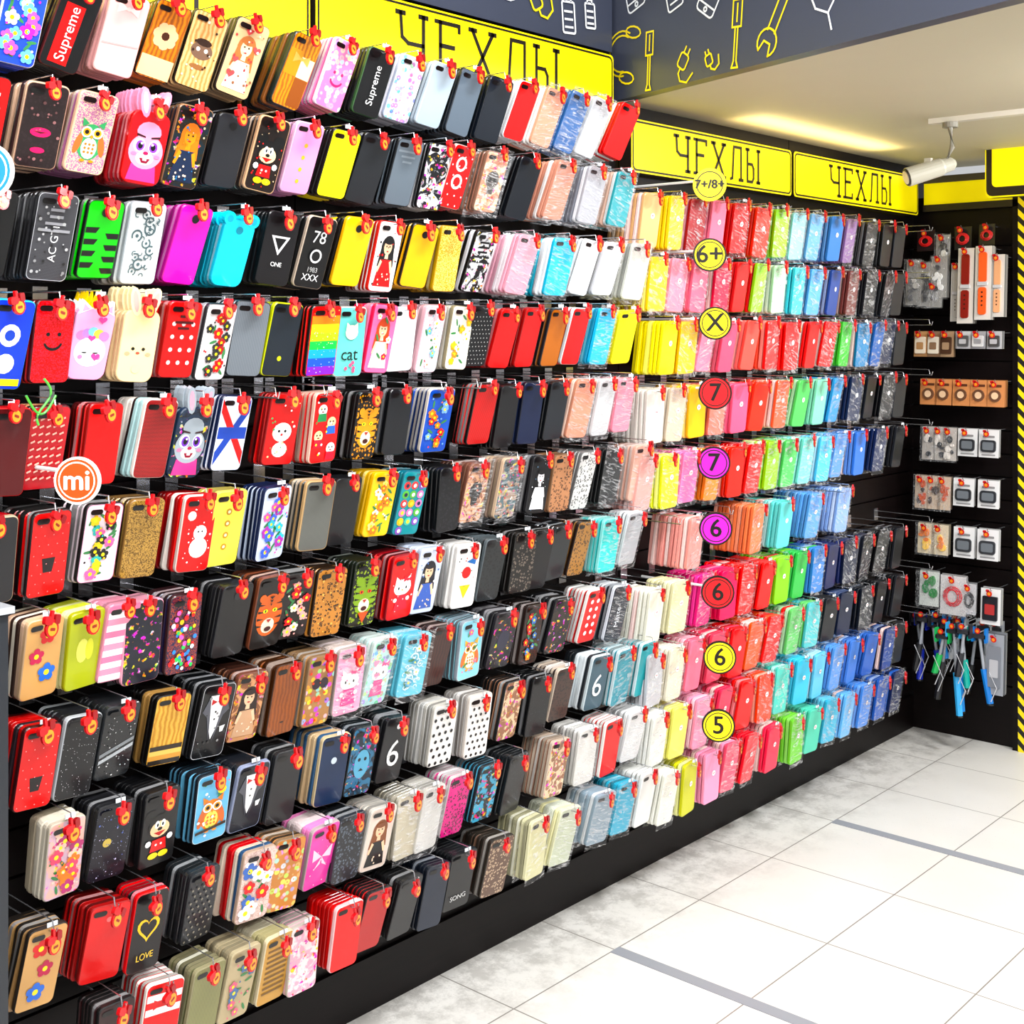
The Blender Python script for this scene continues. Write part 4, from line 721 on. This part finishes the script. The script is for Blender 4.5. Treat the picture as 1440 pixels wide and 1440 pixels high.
for u in (1312, 1336, 1360, 1384, 1408): card(u, 536, 570, 24, '#d08850', item('ring', '#6a4630', '#f0c8a0'), nn=5)
for u, k_ in ((1314, 0), (1330, 0), (1344, 0), (1368, 1), (1398, 1)): card(u, 604, 648 if not k_ else 640, 27 if k_ else 19, '#e0e0e0' if k_ else '#b8b0a8', item('watch' if k_ else 'blob', '#2a2c30', '#6c7278' if k_ else '#e8e0d8'), nn=3, clear=not k_)
for u, k_ in ((1304, 0), (1320, 0), (1336, 0), (1364, 1), (1398, 1)): card(u, 674, 718 if not k_ else 710, 29 if k_ else 19, '#e4e4e4' if k_ else '#c8b098', item('watch' if k_ else 'blob', '#2c2e32' if k_ else '#c84c10', '#6c7278' if k_ else '#3a2820'), nn=3, clear=not k_)
for u, k_ in ((1310, 0), (1330, 0), (1364, 1), (1398, 1)): card(u, 742, 782, 29 if k_ else 24, '#e4e4e4' if k_ else '#d8c8a8', item('watch' if k_ else 'blob', '#34363a' if k_ else '#e87800', '#6c7278' if k_ else '#f8c850'), nn=3, clear=not k_)
card(1313, 810, 856, 28, '#cfd4cf', item('blob', '#087c30', '#207a40'), clear=True); card(1350, 812, 864, 36, '#d4d0d0', item('cable', '#d01024'), clear=True); card(1372, 820, 860, 18, '#c0c0c4', item('cable', '#303034'), clear=True); card(1402, 823, 870, 27, '#e4e4e4', item('box', '#1c1c22', '#b03030'))
card(1408, 885, 965, 24, '#989ca4', item('box', '#7c8088', '#b8b8bc'), nn=4)
aco = ac.build('accessory_packets', [vcol, bag]); hk.build('accessory_hooks', [M_metal], aco)
sk = MB()
sticks = [(1286, 888, 940, '#18181c'), (1296, 885, 968, '#1830c0'), (1304, 880, 950, '#202024'), (1312, 890, 958, '#1428a8'), (1322, 880, 930, '#1888d8'), (1330, 885, 950, '#101014'), (1338, 885, 985, '#181820'), (1346, 880, 1003, '#0890f0'), (1352, 885, 930, '#b8bcc0'), (1358, 885, 998, '#30a8e8'),
          (1366, 888, 960, '#08a898'), (1374, 882, 940, '#202028'), (1381, 885, 960, '#c8ccd0'), (1387, 890, 978, '#0878d0'), (1395, 885, 950, '#888c94'), (1342, 895, 945, '#18b858'), (1370, 900, 975, '#101014')]
for u, y0, y1, c_ in sticks:
    x = bx(u); zt = bz(y0); zb = bz(y1); yy = YC-R.uniform(.06, .24); tl = R.uniform(-.04, .04)
    sk.tube([(x, yy, zt), (x+tl*.4, yy, (zt+zb)/2)], .0055, 0, H('#a0a4ac'), 8)
    sk.tube([(x+tl*.4, yy, (zt+zb)/2+.005), (x+tl, yy, zb)], .012, 0, H(c_), 8)
    sk.tube([(x+tl, yy, zb), (x+tl, yy, zb-.006)], .0125, 0, H('#111'), 8)
    sk.box((x-.024, yy-.012, zt), (x+.024, yy+.012, zt+.014), 0, H('#303034')); sk.box((x-.027, yy-.012, zt-.014), (x-.02, yy+.012, zt+.036), 0, H(c_)); sk.box((x+.02, yy-.012, zt-.014), (x+.027, yy+.012, zt+.036), 0, H(c_))
    sk.tube([(x+tl, yy-.01, (zt+zb)/2), (x+tl+.03, yy-.02, (zt+zb)/2-.05), (x+tl+.01, yy-.02, (zt+zb)/2-.1)], .0018, 0, H('#c8c8cc'), 5)
    Ft = frame((x, yy-.02, zt+.028), (1, 0, 0), (0, 0, 1)); sk.prism(Ft, circ(0, 0, .010, 10), 0, .003, 0, H('#d01018')); sk.poly([Ft @ Vector((a, b_, .004)) for a, b_ in circ(0, 0, .006, 8)], 0, H('#f09020'))
    sk.tube([(x, YC-.013, zt+.02), (x, yy-.02, zt+.02)], .0016, 0, H('#c8c8cc'), 5)
sk.build('selfie_sticks', [vcol])

# ------------------------------------------------------------ track + spotlight
tk = MB(); tk.box((.52, 3.675, 2.105), (4.5, 3.705, 2.12), 0, H('#d8d4c8')); tk.build('ceiling_track', [vcol])
sp = MB()
sp.tube([(.58, 3.69, 2.105), (.58, 3.69, 2.09)], .022, 0, H('#8c887c'), 16)
sp.tube([(.58, 3.69, 2.09), (.59, 3.68, 2.03), (.575, 3.67, 1.985), (.545, 3.65, 1.97)], .008, 0, H('#8c887c'), 8)
A = Vector((.585, 3.69, 1.985)); B_ = Vector((.49, 3.60, 1.945)); d = (B_-A).normalized()
sp.tube([A-d*.01, A, A.lerp(B_, .2), A.lerp(B_, .25), A.lerp(B_, .95), B_], .03, 0, H('#aca898'), 20, radii=[.010, .020, .022, .026, .028, .028])
sp.tube([B_, B_+d*.004], .025, 0, H('#2a2824'), 20)
sp.tube([B_+d*.004, B_+d*.006], .02, 0, H('#fff4d0'), 16)
sp.box((.525, 3.635, 1.955), (.545, 3.65, 2.0), 0, H('#b8b4a8'))
sp.build('spotlight', [vcol])

ld = MB(); ld.box((.14, .90, 0), (.335, .925, 1.09), 0, H('#5c6064')); ld.box((.31, .925, .0), (.335, .94, 1.09), 0, H('#24272c')); ld.box((.14, .89, 1.09), (.345, .945, 1.10), 0, H('#a8acb0'))
for i in range(20): ld.box((.318, .897, .08+i*.05), (.328, .9, .105+i*.05), 0, H('#101214'))
ld.build('display_rack', [vcol])
gc = MB(); y0 = Yat(40)
gc.tube([(.245, y0-.03+.05*(i/10), 1.40-.03*math.sin(i*.31)) for i in range(11)], .002, 0, H('#3c9f2c'), 6)
gc.tube([(.245, y0+.0+.012*math.sin(i*.6), 1.425-.008*i) for i in range(10)], .002, 0, H('#4ca83c'), 6)
gc.build('charging_cable', [vcol])

# ------------------------------------------------------------ lights
def area(name, loc, rot, sx_, sy_, pw, col=(1, 1, 1)):
    L = bpy.data.lights.new(name, 'AREA'); L.shape = 'RECTANGLE'; L.size = sx_; L.size_y = sy_; L.energy = pw; L.color = col
    o = bpy.data.objects.new(name, L); o.location = loc; o.rotation_euler = [math.radians(a) for a in rot]; sc.collection.objects.link(o)
lampm = simple('lamp_diffuser', '#ffffff', .5, emit=1.5)
for (x, y) in ((1.6, .3), (3.2, .3), (1.6, 1.7), (3.4, -1.2), (1.4, -1.2)):
    s = MB(); s.box((x-.3, y-.6, 2.925), (x+.3, y+.6, 2.949), 0); s.build('ceiling_lamp_panel', [lampm])
    area('ceiling_light', (x, y, 2.86), (0, 30, 0), .5, 1.15, 64, (.98, .99, 1))
for (x, y) in ((1.5, 3.3), (1.6, 4.2)):
    s = MB(); s.box((x-.15, y-.15, 2.11), (x+.15, y+.15, 2.119), 0); s.build('ceiling_lamp_panel', [lampm])
    area('ceiling_light', (x, y, 2.06), (0, 30, 0), .26, .26, 27, (.98, .99, 1))
area('added_ceiling_glow', (.14, 3.75, 2.082), (180, 0, 0), .10, .9, 1.7, (1, .74, .34))  # added lamp imitating warm light reflected off the sign top onto the ceiling
L = bpy.data.lights.new('spot', 'SPOT'); L.energy = 9; L.spot_size = math.radians(80); L.spot_blend = 1; L.color = (1, .95, .85); L.shadow_soft_size = .03
o = bpy.data.objects.new('spotlight_beam', L); o.location = B_+d*.02; o.rotation_euler = (Vector((0.0, 3.1, 1.3))-B_).to_track_quat('-Z', 'Y').to_euler(); sc.collection.objects.link(o)
wd = bpy.data.worlds.new('World'); sc.world = wd; wd.use_nodes = True
wd.node_tree.nodes['Background'].inputs[0].default_value = (.95, .97, 1, 1); wd.node_tree.nodes['Background'].inputs[1].default_value = .6

cam = bpy.data.cameras.new('camera'); co = bpy.data.objects.new('camera', cam); sc.collection.objects.link(co); sc.camera = co
cam.sensor_width = 36; cam.lens = 46; cam.shift_y = -.177; cam.clip_start = .01
co.location = (2.145, 0, 1.5); co.rotation_euler = (math.radians(90), 0, math.radians(41.5))
